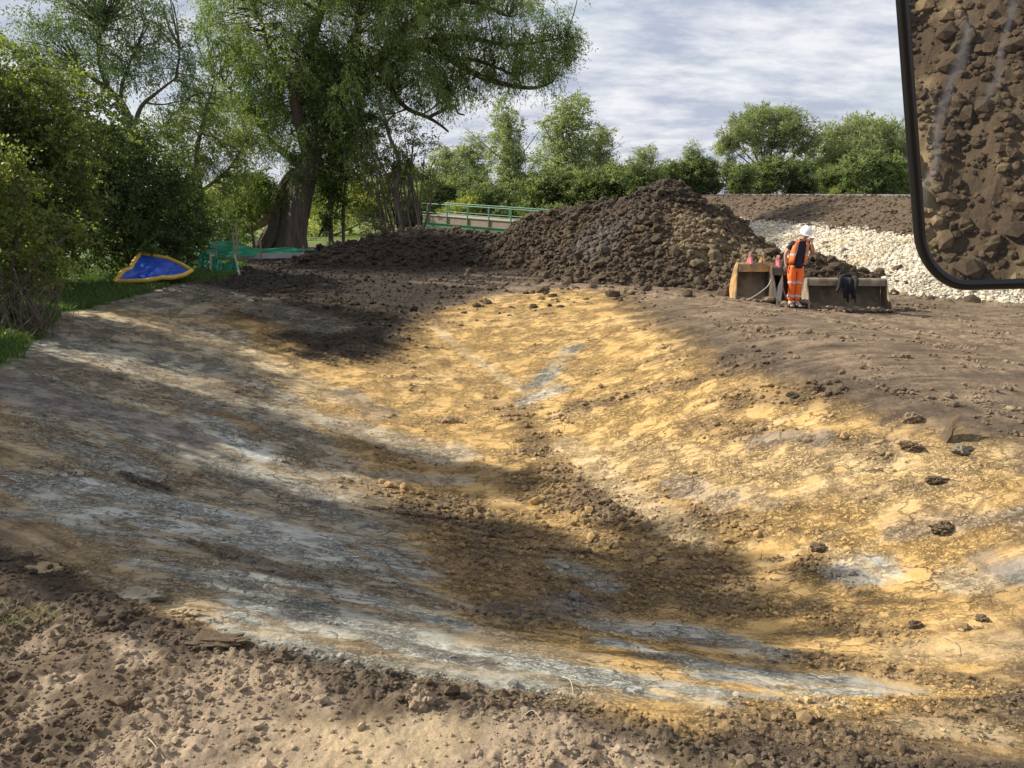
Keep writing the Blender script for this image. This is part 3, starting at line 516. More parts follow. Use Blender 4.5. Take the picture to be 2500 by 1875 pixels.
# ------------------------------------------------------------------ vegetation
def leaf_quads(P, D, L, Wd, C, rg):
    n = len(P); D = D / (np.linalg.norm(D, axis=1)[:, None] + 1e-9); S = np.cross(D, rg.normal(size=(n, 3))); S /= np.linalg.norm(S, axis=1)[:, None] + 1e-9
    L = L[:, None]; Wd = Wd[:, None]
    V = np.stack([P, P + D * L * .45 + S * Wd * .5, P + D * L, P + D * L * .45 - S * Wd * .5], 1).reshape(-1, 3)
    Fc = np.arange(4 * n).reshape(-1, 4); return V, Fc, np.repeat(C, 4, 0)
def unit(rg, n):
    d = rg.normal(size=(n, 3)); return d / np.linalg.norm(d, axis=1)[:, None]
def crown(blobs, dens, rg, twigs=7, tl=.7, lpt=14, ll=.11, lw=.03, droop=.5, pal=((.05,.09,.02),(.09,.14,.035)), shell=.55, hang=.0, zmin=None):
    """blobs: (centre, radii). Returns leaf arrays and cluster centres."""
    CC = []; OUTD = []
    for c, r in blobs:
        c = np.asarray(c, float); r = np.asarray(r, float); n = max(3, int(dens * (r[0] * r[2] * 2 + r[0] * r[1] + r[1] * r[2])))
        d = unit(rg, n); q = rg.uniform(shell ** 2, 1, n) ** .5 * (1 + .12 * rg.normal(size=n)); CC.append(c + d * r * q[:, None]); OUTD.append(d)
    CC = np.concatenate(CC); OD = np.concatenate(OUTD)
    if zmin is not None: k = CC[:, 2] > zmin; CC = CC[k]; OD = OD[k]
    n = len(CC); tint = rg.uniform(0, 1, n); tint = np.clip(tint + .35 * fbm(CC[:, 0], CC[:, 2] + CC[:, 1], .5, 2, int(rg.integers(1000))), 0, 1)
    # twigs
    T0 = np.repeat(CC, twigs, 0); TD = unit(rg, n * twigs) + .55 * np.repeat(OD, twigs, 0); TD[:, 2] -= droop * rg.uniform(.3, 1.3, len(TD)); TD /= np.linalg.norm(TD, axis=1)[:, None]
    T0 = T0 + unit(rg, len(T0)) * tl * .25; TL = tl * rg.uniform(.5, 1.3, len(TD)); tt = np.repeat(tint, twigs) + rg.normal(0, .12, len(TD))
    s = rg.uniform(0, 1, (len(TD), lpt)); P = T0[:, None] + TD[:, None] * (TL[:, None] * s)[..., None]; P[..., 2] -= (droop * .5 + hang) * (TL[:, None] * s ** 2)
    P = P.reshape(-1, 3) + rg.normal(0, tl * .05, (len(TD) * lpt, 3)); D = np.repeat(TD, lpt, 0) * .8 + unit(rg, len(P)) * .9; D[:, 2] -= droop * .6
    L = ll * rg.uniform(.6, 1.3, len(P)); Wd = lw * rg.uniform(.7, 1.3, len(P)); t = np.clip(np.repeat(tt, lpt) + rg.normal(0, .15, len(P)), 0, 1)[:, None]
    C = np.array(pal[0])[None] * (1 - t) + np.array(pal[1])[None] * t; C = C * rg.uniform(.8, 1.2, (len(P), 1))
    if zmin is not None: k = P[:, 2] > zmin; P = P[k]; D = D[k]; L = L[k]; Wd = Wd[k]; C = C[k]
    return leaf_quads(P, D, L, Wd, C, rg), CC, (T0, TD, TL)
def connect(limbs, CC, rg, frac=.6, r0=.05, wig=.12):
    """thin curved branches from limb points to cluster centres"""
    LP = np.concatenate(limbs); V = []; Fs = []; o = 0
    for c in CC:
        if rg.random() > frac: continue
        d = np.linalg.norm(LP - c, axis=1) + np.maximum(0, LP[:, 2] - c[2]) * .5; i = int(np.argmin(d)); a = LP[i]; Ld = np.linalg.norm(c - a)
        if Ld < .15: continue
        mid = a * .5 + c * .5 + rg.normal(0, wig * Ld, 3) + np.array([0, 0, .08 * Ld]); path = smooth_path([a, mid, c], 3)
        v, f = tube_np(path, np.linspace(r0 * (.35 + .12 * Ld), r0 * .15, len(path)), 4); V.append(v); Fs.append(f + o); o += len(v)
    return V, Fs, o
def limb_arr(paths):
    """paths: (points, r_start, r_end) -> geometry and sample points"""
    V = []; Fs = []; o = 0; S = []
    for P, a, b in paths:
        p = smooth_path(P, 6) if len(P) > 2 else np.linspace(P[0], P[1], 8); k = len(p); q = np.linspace(0, 1, k)
        v, f = tube_np(p, a + (b - a) * q, 9); V.append(v); Fs.append(f + o); o += len(v); S.append(p)
    return V, Fs, o, S
def plant(name, label, cat, base, blobs, limbs, rg, group=None, bark=None, frac=.6, r0=.05, trunk_name='trunk', extra=None, **kw):
    base = np.asarray(base, float); t = empty(name, base); tag(t, label, cat, group)
    (V, Fc, C), CC, tw = crown(blobs, rg=rg, **kw); me = np_mesh('crown', V - base, Fc, C); link('crown', me, LEAF, t)
    lv, lf, o, S = limb_arr(limbs); cv, cf, _ = connect(S, CC, rg, frac, r0); lf = lf + [f + o for f in cf]; lv = lv + cv
    me = np_mesh(trunk_name, np.concatenate(lv) - base, np.concatenate(lf), None, True); link(trunk_name, me, bark or BARK, t)
    return t
def bl(u, v, Y, ru, rv, dy):
    c = at(u, v, Y); d = Y * CP + (CAMH - c[2]) * SP; k = d / F; return (c, (ru * k, dy, rv * k))
def pts(L, Y): return [at(p[0], p[1], p[2] if len(p) > 2 else Y) for p in L]
WIL = ((.05, .09, .03), (.25, .33, .12)); WILD = ((.03, .055, .018), (.085, .125, .035)); HAW = ((.05, .085, .03), (.22, .27, .08)); HAWD = ((.038, .066, .027), (.115, .17, .06)); YEL = ((.16, .20, .05), (.36, .37, .10))
rw = np.random.default_rng(12)
# great willow
def Z0(p): return np.array([p[0], p[1], zb1(p[0], p[1]) - .1])
wb = Z0(at(702, 606, 38)); YW = 38
trunk_pts = [wb, at(712, 560, YW), at(722, 500, YW), at(738, 440, YW), at(765, 380, YW)]
wl_blobs = [bl(690,140,39,150,140,3.5), bl(620,260,39,90,110,2.5), bl(740,330,38,90,70,2.2), bl(900,60,38,200,110,2.3), bl(850,230,38,110,120,2.3), bl(1090,70,40.19,150,90,2.3), bl(1240,130,41,130,75,2.3), bl(1350,110,41.35,75,75,1.8),
            bl(1000,170,39.23,130,80,2.3), bl(830,-50,39,340,60,4.5), bl(1150,-30,40.3,250,50,2.3), bl(560,60,40,80,120,2.5), bl(1150,190,40.65,80,40,1.5), bl(770,440,38.35,60,50,1.5), bl(1390,80,41.35,30,50,1), bl(1060,230,39.87,60,30,1), bl(870,330,38,50,60,1.5)]
limbs = [(trunk_pts, .72, .5),
  ([at(765,380,YW), at(790,300,YW), at(850,220,38.35), at(930,140,38.7), at(1000,110,39.37), at(1090,140,40.54), at(1180,190,41), at(1290,215,41.14), at(1350,200,41.28)], .42, .05),
  ([at(930,140,38.7), at(1000,60,39.23), at(1120,0,40.3), at(1240,40,41)], .26, .06), ([at(1000,110,39.37), at(1120,90,40.79), at(1250,110,41), at(1380,90,41.35)], .2, .03), ([at(1090,140,40.54), at(1170,150,41), at(1260,190,41), at(1270,230,41)], .12, .02),
  ([at(760,390,YW), at(740,320,YW), at(720,220,38), at(760,100,38.5), at(800,-30,39), at(820,-90,39)], .4, .1), ([at(720,220,38), at(670,150,39), at(640,60,39), at(600,-40,39.5)], .2, .04),
  ([at(745,410,YW), at(690,370,38.5), at(660,345,39), at(620,280,39), at(560,215,39.5), at(520,190,40)], .22, .03), ([at(790,300,YW), at(860,160,38), at(880,20,38), at(920,-60,38)], .3, .08),
  ([at(940,140,38.7), at(935,180,38.98), at(955,215,39.17), at(990,262,39.69), at(1045,287,40.41), at(1075,305,40.73), at(1095,322,40.95)], .17, .05), ([at(1045,287,40.41), at(1080,270,40.86), at(1108,258,41.14), at(1118,276,41.14), at(1135,281,41.14)], .1, .035),
  ([at(1030,280,40.18), at(1060,262,40.57), at(1090,240,40.89)], .05, .02), ([at(995,265,39.74), at(965,277,39.35)], .06, .03)]
willow = plant('willow_tree', 'huge old willow with furrowed leaning trunk and broad crown over the dark mound', 'tree', wb, wl_blobs, limbs, rw, dens=5.2, twigs=10, tl=.8, lpt=17, ll=.16, lw=.036, droop=.75, hang=.25, pal=WIL, frac=.75, r0=.07, shell=.25)
# bark furrows and hollow on the trunk: ridged shell
def ridged_trunk(P, r, name, parent, base, seed, amp=.12, mat=None):
    P = smooth_path(P, 14); k = len(P); n = 72; a = np.linspace(0, 2 * np.pi, n, endpoint=False); q = np.linspace(0, 1, k); V = []
    T = np.gradient(P, axis=0); T /= np.linalg.norm(T, axis=1)[:, None]
    for i in range(k):
        A = np.cross(T[i], [0, 1, 0]); A /= np.linalg.norm(A); B = np.cross(A, T[i]); rr = r(q[i])
        f = 1 + amp * 1.5 * fbm(np.cos(a) * 1.6 + q[i] * .6, np.sin(a) * 1.6, 1, 2, seed) + amp * np.abs(fbm(a * 4.5 + .8 * np.sin(q[i] * 5), np.full(n, q[i] * 2.2), 1.0, 3, seed + 3)) * -1.6
        f += .25 * np.exp(-q[i] * 12) * (1 + np.sin(a * 5 + seed))
        V.append(P[i] + rr * f[:, None] * (np.cos(a)[:, None] * A + np.sin(a)[:, None] * B))
    V = np.concatenate(V); i = np.arange(k - 1)[:, None] * n; j = np.arange(n)[None, :]; Fc = np.stack([i + j, i + (j + 1) % n, i + n + (j + 1) % n, i + n + j], -1).reshape(-1, 4)
    return link(name, np_mesh(name, V - base, Fc, None, True), mat or BARKL, parent)
ridged_trunk([wb + [.25, -.1, -.2], at(716, 560, 37.9), at(728, 500, 37.9), at(742, 440, 37.9), at(768, 376, 37.9)], lambda q: .70 - .2 * q, 'bark', willow, wb, 3, .16)
ridged_trunk([wb + [-1.25, -.2, -.2], at(668, 560, 37.9), at(676, 505, 38), at(700, 450, 38.1), at(725, 420, 38.1)], lambda q: .5 - .2 * q, 'hollow_stem', willow, wb, 9, .3, BARK)
# fallen, torn limb leaning off the willow
fb = at(590, 560, 37.2); t = MB(); t.tube(smooth_path([at(655,525,37.6), at(640,545,37.2), at(600,562,37), at(572,560,36.8), at(552,585,36.7)], 5), np.linspace(.22, .1, 21), 7)
t.tube(smooth_path([at(665,500,37.8), at(650,515,37.4), at(640,500,37.3), at(630,530,37.2), at(618,540,37.2)], 5), np.linspace(.2, .08, 21), 7); t.tube(smooth_path([at(618,550,37.2), at(585,575,36.9), at(560,578,36.8), at(545,600,36.7)], 5), np.linspace(.12, .05, 16), 6)
o = t.build('broken_limb', simple('torn_wood', (.24, .15, .09), .9, var=.4, scale=5, bump=.02, bscale=20), None, True); tag(o, 'torn reddish broken limb lying against the willow trunk', 'broken branch')
# ivy covered stems right of the trunk
def stem_paths(L, r): return [(pts(a, Y_), r1, r1 * .5) for a, Y_, r1 in L]
b = Z0(at(808, 600, 38.5)); plant('ivy_clad_tree', 'dark ivy clad slender stem just right of the willow trunk', 'tree', b, [bl(806,340,38.5,48,80,1.), bl(808,450,38.5,24,70,.6), bl(806,540,38.5,14,60,.35), bl(812,260,38.3,75,70,1.4), bl(850,170,38.3,85,70,1.4), bl(770,200,38.3,60,80,1.2)],
  [([b, at(806,520,38.5), at(812,420,38.5), at(800,300,38.5), at(820,200,38.5)], .14, .08)], rw, dens=11, twigs=7, tl=.4, lpt=13, ll=.11, lw=.08, droop=.5, pal=HAWD, frac=.4, shell=.1)
b = Z0(at(838, 600, 39)); plant('ivy_clad_tree', 'thinner ivy clad stem beside the thicket, second right of the willow', 'tree', b, [bl(845,370,39,40,80,.9), bl(834,500,39,12,60,.3), bl(880,300,39,50,70,1.)],
  [([b, at(838,520,39), at(846,420,39), at(850,300,39)], .1, .06)], rw, dens=10, twigs=7, tl=.4, lpt=12, ll=.11, lw=.08, droop=.5, pal=HAWD, frac=.4, shell=.1)
# thicket of bare stems
b = Z0(at(990, 560, 36)); L = []
for i in range(26):
    u0 = 930 + rw.uniform(0, 110); du = rw.uniform(-90, 60); L.append(([at(u0, 575, 36 + rw.uniform(-1, 1.5)), at(u0 + du * .25, 500, 36), at(u0 + du * .6 + rw.uniform(-12, 12), 430 + rw.uniform(-20, 20), 36), at(u0 + du + rw.uniform(-15, 15), 370 - rw.uniform(-30, 60), 36.2)], rw.uniform(.035, .075), .015))
L += [([at(985,580,36), at(965,480,36), at(975,400,36), at(950,330,36.3), at(930,250,36.6)], .15, .06), ([at(1030,575,35.6), at(1045,520,35.6), at(1055,470,35.6), at(1050,420,35.6), at(1062,390,35.6)], .06, .02), ([at(1040,500,35.6), at(1060,440,35.6), at(1070,400,35.6)], .035, .012)]
plant('thicket', 'tangle of bare leaning stems with sparse leaves above the dark mound', 'shrub', b, [bl(960,350,36,60,70,1.3), bl(900,440,37,60,90,1.2), bl(1020,370,36,40,60,.8), bl(900,530,37,55,35,1.), bl(1050,480,36,22,60,.5), bl(980,440,36.5,70,60,1.)], L, rw, dens=6, twigs=7, tl=.5, lpt=12, ll=.1, lw=.05, droop=.3, pal=HAW, frac=.9, r0=.04, shell=.1, bark=BARKL)
b = Z0(at(920, 580, 35)); plant('bramble_bush', 'low dusty bramble on top of the dark mound left end', 'shrub', b, [bl(900,545,35,60,22,.8), bl(960,555,35,60,14,.7)], [([b, at(915,550,35), at(905,540,35)], .03, .01)], rw, dens=6, twigs=6, tl=.4, lpt=10, ll=.08, lw=.04, droop=.1, pal=((.09,.08,.05),(.16,.15,.08)), frac=.9, r0=.04, shell=.1, bark=BARKL)

# back-left willow
b = Z0(at(332, 640, 31)); lm = [([b, at(330,480,31), at(328,350,31), at(318,300,31), at(295,250,31), at(265,220,31), at(225,190,31), at(190,160,31)], .24, .06), ([at(328,310,31), at(345,260,31), at(385,225,31), at(430,190,31.3)], .1, .03),
   ([at(330,340,31), at(290,290,30.7), at(250,260,30.5), at(205,240,30.5)], .06, .02), ([at(265,220,31), at(240,140,31), at(250,60,31)], .1, .03), ([at(295,250,31), at(300,200,31), at(330,120,31.2)], .09, .03), ([at(430,190,31.3), at(440,120,31.5)], .06, .02), ([at(350,250,31), at(400,255,31), at(460,240,31)], .04, .015)]
plant('willow_tree', 'airy grey green willow with forked pale trunk standing behind the left hedge', 'tree', b, [bl(180,70,31,120,80,2.2), bl(300,60,31.5,130,90,2.5), bl(330,170,31,70,50,1.6), bl(430,130,31.5,55,75,1.6), bl(110,110,30.5,70,50,1.5), bl(220,170,31,100,40,1.6), bl(240,-60,31,180,60,2.5), bl(470,230,32,50,30,1.2), bl(130,170,31,60,30,1)],
   lm, rw, dens=5, twigs=9, tl=.7, lpt=14, ll=.13, lw=.034, droop=.6, hang=.15, pal=((.065,.11,.055),(.17,.235,.11)), frac=.85, r0=.05, shell=.25)
# mid tree between the two willows
b = Z0(at(500, 600, 33)); plant('willow_tree', 'pale green young willow between the hedge and the great willow', 'tree', b, [bl(480,330,33,110,90,2.2), bl(430,420,32.5,90,80,2), bl(560,380,34,70,70,1.8), bl(500,240,33.5,70,60,1.6), bl(530,470,33,80,60,1.6), bl(590,330,35,50,70,1.5), bl(400,300,33,60,60,1.5)],
   [([b, at(490,480,33), at(480,380,33), at(500,280,33), at(520,210,33.5)], .16, .04), ([at(488,470,33), at(560,410,33.5), at(600,340,34.5)], .08, .03), ([at(485,430,33), at(430,370,32.8), at(400,310,33)], .08, .03)], rw, dens=5, twigs=8, tl=.6, lpt=14, ll=.13, lw=.036, droop=.55, pal=((.09,.13,.04),(.24,.30,.09)), frac=.8, shell=.25)
b = Z0(at(620, 590, 36.5)); plant('elder_bush', 'bright green bush directly left of the great willow trunk', 'shrub', b, [bl(610,440,36.5,75,40,1.3), bl(575,490,36,70,40,1.4), bl(650,470,37,50,40,1.), bl(560,540,36,60,35,1.2)], [([b, at(610,520,36.5), at(600,450,36.5)], .07, .02)], rw, dens=7, twigs=7, tl=.5, lpt=13, ll=.12, lw=.05, droop=.6, pal=((.04,.08,.015),(.12,.19,.03)), frac=.6, shell=.2)
# hedge, left: bushes standing in a row towards the camera
def bush(label, uv, Y, blobs, pal, dens=9, ll=.075, lw=.045, tl=.42, lpt=12, twigs=7, name='hawthorn_bush', group=None, n=5, r=.08, droop=.1, shell=.45):
    b = Z0(at(uv[0], uv[1], Y)) if len(uv) == 2 else np.array([uv[0], uv[1], zb1(uv[0], uv[1]) - .05]); L = []
    for i in range(n):
        c, rr = blobs[i % len(blobs)]; tip = np.asarray(c) + rw.normal(0, .3, 3) * np.asarray(rr); s = b + np.array([rw.normal(0, .25), rw.normal(0, .25), 0]); L.append(([s, (s + tip) / 2 + rw.normal(0, .2, 3), tip], r, r * .25))
    return plant(name, label, 'shrub', b, blobs, L, rw, group, dens=dens, twigs=twigs, tl=tl, lpt=lpt, ll=ll, lw=lw, droop=droop, pal=pal, frac=.5, r0=.04, shell=shell, zmin=b[2] + .05)
bush('big dark green hawthorn above the blue tarpaulin', (340, 690), 24, [bl(330,430,24.5,130,110,2.), bl(250,370,24,110,100,2.), bl(400,520,25,90,110,1.6), bl(240,520,23,110,110,1.8), bl(330,590,24,120,70,1.6), bl(450,560,26.5,70,60,1.4)], HAWD, 15, .095, .065, shell=.5)
bush('yellowish topped hawthorn filling the left edge above the grass', (60, 740), 19.6, [bl(60,225,20,110,110,2.), bl(160,310,20.3,110,100,1.8), bl(-60,280,19.5,110,130,2.), bl(40,420,19.6,120,130,1.8), bl(130,480,19.8,90,110,1.5), bl(60,600,19.6,130,90,1.6)], HAW, 15, .085, .06, shell=.5)
bush('light yellow green bush low at the left edge before the dark hawthorn', (70, 760), 15.2, [bl(40,470,15.5,60,60,.9), bl(60,590,15.5,80,70,1.), bl(150,580,15.5,55,45,.8), bl(-20,400,15,60,70,1.), bl(60,680,15.4,70,40,.8)], ((.07,.10,.03),(.22,.26,.07)), 14, .07, .05, .38, shell=.3)
bush('grey twiggy bush thick with bare stems at the foot of the left hedge', (60, 790), 14.2, [bl(60,690,14.4,85,55,.9), bl(140,700,15,60,35,.7)], ((.06,.055,.035),(.13,.12,.08)), 3.5, .05, .02, .4, shell=.1, name='twiggy_bush', n=40, r=.014)
bush('dense green undergrowth behind the green netting', (520, 620), 31, [bl(480,560,31,90,50,1.5), bl(400,590,29,70,40,1.2), bl(560,570,34,60,35,1.2)], HAWD, 8, .09, .05, name='undergrowth_bush')
bush('sunlit yellow green scrub glimpsed behind the hedge', (450, 580), 44, [bl(380,480,45,180,60,3), bl(560,500,46,100,60,3), bl(250,500,44,120,60,2.5)], YEL, 4, .14, .08, .6, name='scrub_bush')
bush('sunlit yellow scrub glimpsed right of the willow trunk', (790, 570), 48, [bl(770,540,48,50,40,2), bl(850,500,50,60,60,2), bl(780,440,52,60,50,2), bl(900,470,52,60,80,2)], YEL, 4.5, .14, .08, .6, name='scrub_bush')
# hedge running on past the left edge towards the camera (its shade falls over the basin)
for i, (x, y, h, r) in enumerate([(-14.2, 20.6, 6.0, 1.5), (-13.2, 13.9, 9.2, .5), (-12.9, 10.3, 10.6, 1.6), (-12.3, 8.2, 7.4, 1.0), (-12.9, 16.5, 5.0, 1.0), (-12.7, 12.5, 5.6, .8)]):
    bush(['tree in the hedge just past the left edge, farthest from the camera', 'slim tall tree in the hedge just past the left edge', 'tallest tree in the hedge just past the left edge', 'tree in the hedge just past the left edge, nearest the camera', 'low bush in the hedge just past the left edge, farther of two', 'low bush in the hedge just past the left edge, nearer of two'][i],
         (x, y, 0), y, [((x, y, h * .7), (r, r, h * .3)), ((x + .3, y, h * .22), (r, r, h * .24)), ((x - .4, y, h * .45), (r, r, h * .25))], HAW, 20, .15, .13, .5, group='trees past the left edge', shell=.2)
print('near plants done')

# distant trees: one mesh set per kind, copied
def far_tree_src(kind, seed, h):
    rg = np.random.default_rng(seed); base = np.zeros(3); B = []; L = []
    if kind == 'airy':    # tall open willow / poplar
        for i in range(10): z = h * (.3 + .065 * i); r = h * .17 * (1 - .55 * abs(i / 9 - .35)) ; B.append(((rg.normal(0, h * .05), rg.normal(0, h * .05), z), (r, r, h * .1)))
        L = [([(0, 0, 0), (.1, 0, h * .4), (0, 0, h * .92)], h * .016, .02)] + [([(0, 0, h * .15), (rg.normal(0, h * .06), 0, h * .4), (rg.normal(0, h * .12), rg.normal(0, h * .08), h * .75)], h * .01, .02) for _ in range(4)]
        kw = dict(dens=3.2, twigs=7, tl=.8, lpt=11, ll=.22, lw=.075, droop=.1, pal=((.13,.17,.09),(.34,.40,.22)), frac=.8, shell=.2)
    elif kind == 'round':  # wide domed willow on bare limbs
        for i in range(16):
            a = math.pi * (i + .5) / 16; B.append(((math.cos(a) * h * .44, rg.normal(0, h * .12), h * (.40 + .45 * math.sin(a))), (h * rg.uniform(.13, .22), h * .18, h * rg.uniform(.09, .15))))
        for i in range(9): B.append(((rg.uniform(-.25, .25) * h, rg.normal(0, h * .1), h * rg.uniform(.45, .72)), (h * .15, h * .15, h * .1)))
        L = [([(0, 0, 0), (.1, 0, h * .18), (0, 0, h * .3)], h * .028, h * .02)]
        for i in range(9): a = math.pi * (i + .6 + rg.uniform(-.35, .35)) / 9.2; L.append(([(0, 0, h * .25), (math.cos(a) * h * .16, 0, h * (.3 + .14 * math.sin(a))), (math.cos(a) * h * .42, rg.normal(0, h * .1), h * (.45 + .36 * math.sin(a)))], h * .013, .02))
        kw = dict(dens=3.4, twigs=7, tl=.7, lpt=11, ll=.2, lw=.08, droop=.15, pal=((.13,.165,.085),(.33,.38,.20)), frac=.8, shell=.2)
    else:                 # dense shrub to the ground
        for i in range(11): a = rg.uniform(0, 6.28); q = rg.uniform(0, .3) * h; z = rg.uniform(.08, .8) * h; B.append(((math.cos(a) * q, math.sin(a) * q, z), (h * .34, h * .34, h * .2)))
        L = [([(0, 0, 0), (0, 0, h * .3), (rg.normal(0, .3), 0, h * .6)], .12, .03) for _ in range(3)]
        kw = dict(dens=4.2, twigs=7, tl=.6, lpt=10, ll=.2, lw=.11, droop=.05, pal=((.08,.115,.055),(.26,.32,.14)) if kind == 'shrub' else YEL, frac=.3, shell=.45)
    return B, L, kw, rg
SRC = {}
def far_tree(kind, seed, u, vtop, Y, name, label, wscale=1.0, group='trees beyond the embankment', cat='tree', rz=0.0):
    top = at(u, vtop, Y); bx, by = top[0], top[1]; bz = 0.0; s_ = float(emb_s(np.array([bx]), np.array([by]))[0]); bz = zb1(bx, by)
    h = top[2] - bz; H0 = {'airy': 11., 'round': 11., 'shrub': 6., 'yellow': 5.}[kind]
    if (kind, seed) not in SRC:
        B, L, kw, rg = far_tree_src(kind, seed, H0); t = plant(name, label, cat, (0, 0, 0), B, L, rg, group, **kw); SRC[(kind, seed)] = t
    else:
        src = SRC[(kind, seed)]; t = src.copy(); COL.objects.link(t)
        for ch in src.children: c = ch.copy(); COL.objects.link(c); c.parent = t
        tag(t, label, cat, group)
    t.name = name; t.location = (bx, by, bz - .1); k = h / (H0 * (.97 if kind != 'shrub' else 1.0)); t.scale = (k * wscale, k * wscale, k); t.rotation_euler = (0, 0, rz); return t
far_tree('airy', 1, 1240, 245, 66, 'poplar_tree', 'tall narrow pale green tree behind the right end of the green bridge rail', 1.0)
far_tree('airy', 2, 1375, 225, 72, 'poplar_tree', 'tallest open airy tree left of the big spoil heap peak', 1.35, rz=1.)
far_tree('airy', 2, 1468, 300, 74, 'poplar_tree', 'airy tree with thin crown just left of the spoil heap peak', 1.3, rz=2.4)
far_tree('airy', 1, 1150, 330, 88, 'poplar_tree', 'small distant grey green tree under the broken willow branch tip', 1.6, rz=2.)
far_tree('airy', 2, 1090, 350, 80, 'poplar_tree', 'distant tree beyond the left end of the green bridge rail', 1.6, rz=3.)
far_tree('round', 3, 1880, 245, 64, 'willow_tree', 'wide domed willow on spreading bare limbs above the person', 1.0)
far_tree('round', 3, 2125, 270, 66, 'willow_tree', 'domed willow beside the mirror edge, lower than the wide one', .95, rz=.35)
far_tree('round', 4, 2400, 270, 66, 'willow_tree', 'domed willow hidden behind the mirror', .9)
far_tree('airy', 1, 1690, 345, 60, 'poplar_tree', 'small ragged topped tree right of the spoil heap peak', 1.3, rz=4.)
far_tree('airy', 2, 1565, 352, 58, 'poplar_tree', 'small bushy topped tree directly above the spoil heap peak', 1.5, rz=.4)
far_tree('airy', 1, 2030, 305, 68, 'poplar_tree', 'slender light tree between the two domed willows', 1.3, rz=5.)
shr = [(980,455,62,'left'),(1060,430,64,''),(1130,415,66,''),(1190,440,60,''),(1290,420,66,''),(1350,400,62,''),(1440,410,60,''),(1500,395,60,''),(1560,400,58,''),(1640,385,60,''),(1720,380,60,''),(1800,390,58,''),(1880,375,60,''),(1960,385,60,''),(2040,395,58,''),(2110,360,56,''),(2180,375,56,''),(2250,395,60,''),(2340,380,60,''),(2440,385,60,'')]
slab = ['round shrub in the far hedge behind the thicket', 'far hedge shrub left of the narrow poplar, over the bridge left end', 'far hedge shrub over the middle of the bridge', 'low far hedge shrub over the right part of the bridge', 'far hedge shrub at the foot of the tallest airy tree, left side', 'far hedge shrub under the tallest airy tree', 'dark far hedge shrub left of the spoil heap peak', 'far hedge shrub touching the spoil heap peak on its left', 'far hedge shrub directly behind the spoil heap peak', 'far hedge shrub right of the spoil heap peak', 'far hedge shrub at the left end of the bare embankment top', 'far hedge shrub left of the domed willow foot', 'far hedge shrub below the wide domed willow', 'far hedge shrub above the hard hat', 'far hedge shrub right of the hard hat, in the dip', 'tall rounded light green shrub left of the mirror', 'rounded shrub touching the mirror edge', 'far hedge shrub hidden just inside the mirror edge', 'far hedge shrub behind the mirror middle', 'far hedge shrub behind the mirror right side']
for i, (u, v, Y, _) in enumerate(shr): far_tree('shrub', 10 + i % 3, u, v, Y, 'hedge_shrub', slab[i], 1.15, 'shrubs of the far hedge', 'shrub', i * 1.7)
far_tree('yellow', 20, 1120, 455, 58, 'hedge_shrub', 'yellowish rounded shrub close behind the green bridge', 1.0, 'shrubs of the far hedge', 'shrub')
far_tree('yellow', 20, 2040, 450, 50, 'hedge_shrub', 'low yellow shrub on the embankment skyline left of the mirror', 1.0, 'shrubs of the far hedge', 'shrub', 1.)
for i, (u, v, Y) in enumerate([(-150, 420, 90), (60, 440, 95), (260, 430, 90), (450, 440, 92), (620, 430, 95), (760, 435, 90), (880, 430, 88), (1000, 400, 90)]):
    far_tree('shrub', 10 + i % 3, u, v, Y, 'field_tree', ['first', 'second', 'third', 'fourth', 'fifth', 'sixth', 'seventh', 'eighth'][i] + ' tree from the left in the field edge behind the willows', 1.3, 'trees of the field edge', 'tree', i * 2.1)
print('far plants done')

# ------------------------------------------------------------------ grass
def grass(name, label, X, Y, h, rg, pal, lean=.35, wd=.006, zoff=0):
    n = len(X); Z = ztot(X, Y) + zoff; P = np.stack([X, Y, Z], 1); D = rg.normal(0, lean, (n, 3)); D[:, 2] = 1; D /= np.linalg.norm(D, axis=1)[:, None]; H = h * rg.uniform(.5, 1.3, n)
    S = np.cross(D, unit(rg, n)); S /= np.linalg.norm(S, axis=1)[:, None]; W_ = (wd * rg.uniform(.7, 1.4, n))[:, None]; B = D.copy(); B[:, :2] *= 2.2; B[:, 2] *= .75
    V = np.stack([P - S * W_, P + S * W_, P + D * H[:, None] * .55 + S * W_ * .8, P + D * H[:, None] * .55 - S * W_ * .8, P + D * H[:, None] * .55 + B * (H * .5)[:, None]], 1).reshape(-1, 3)
    b = np.arange(n)[:, None] * 5; F4 = b + np.array([[0, 1, 2, 3]]); F3 = b + np.array([[3, 2, 4]]); t = rg.uniform(0, 1, (n, 1)); C = np.array(pal[0]) * (1 - t) + np.array(pal[1]) * t
    return np_mesh(name, V, [F4, F3], np.repeat(C, 5, 0))
X = rng.uniform(-17, -6, 130000); Y = rng.uniform(9.5, 31, 130000); _, _, _, vg, _ = ground_cols(X, Y); k = vg > .4 + rng.uniform(0, .4, len(X)); X = X[k]; Y = Y[k]
o = link('grass', grass('grass', '', X, Y, .17, rng, ((.05, .095, .025), (.12, .19, .05)), .4, .009), GRASSM); tag(o, 'short green grass on the verge under the left hedge', 'grass', kind='stuff')

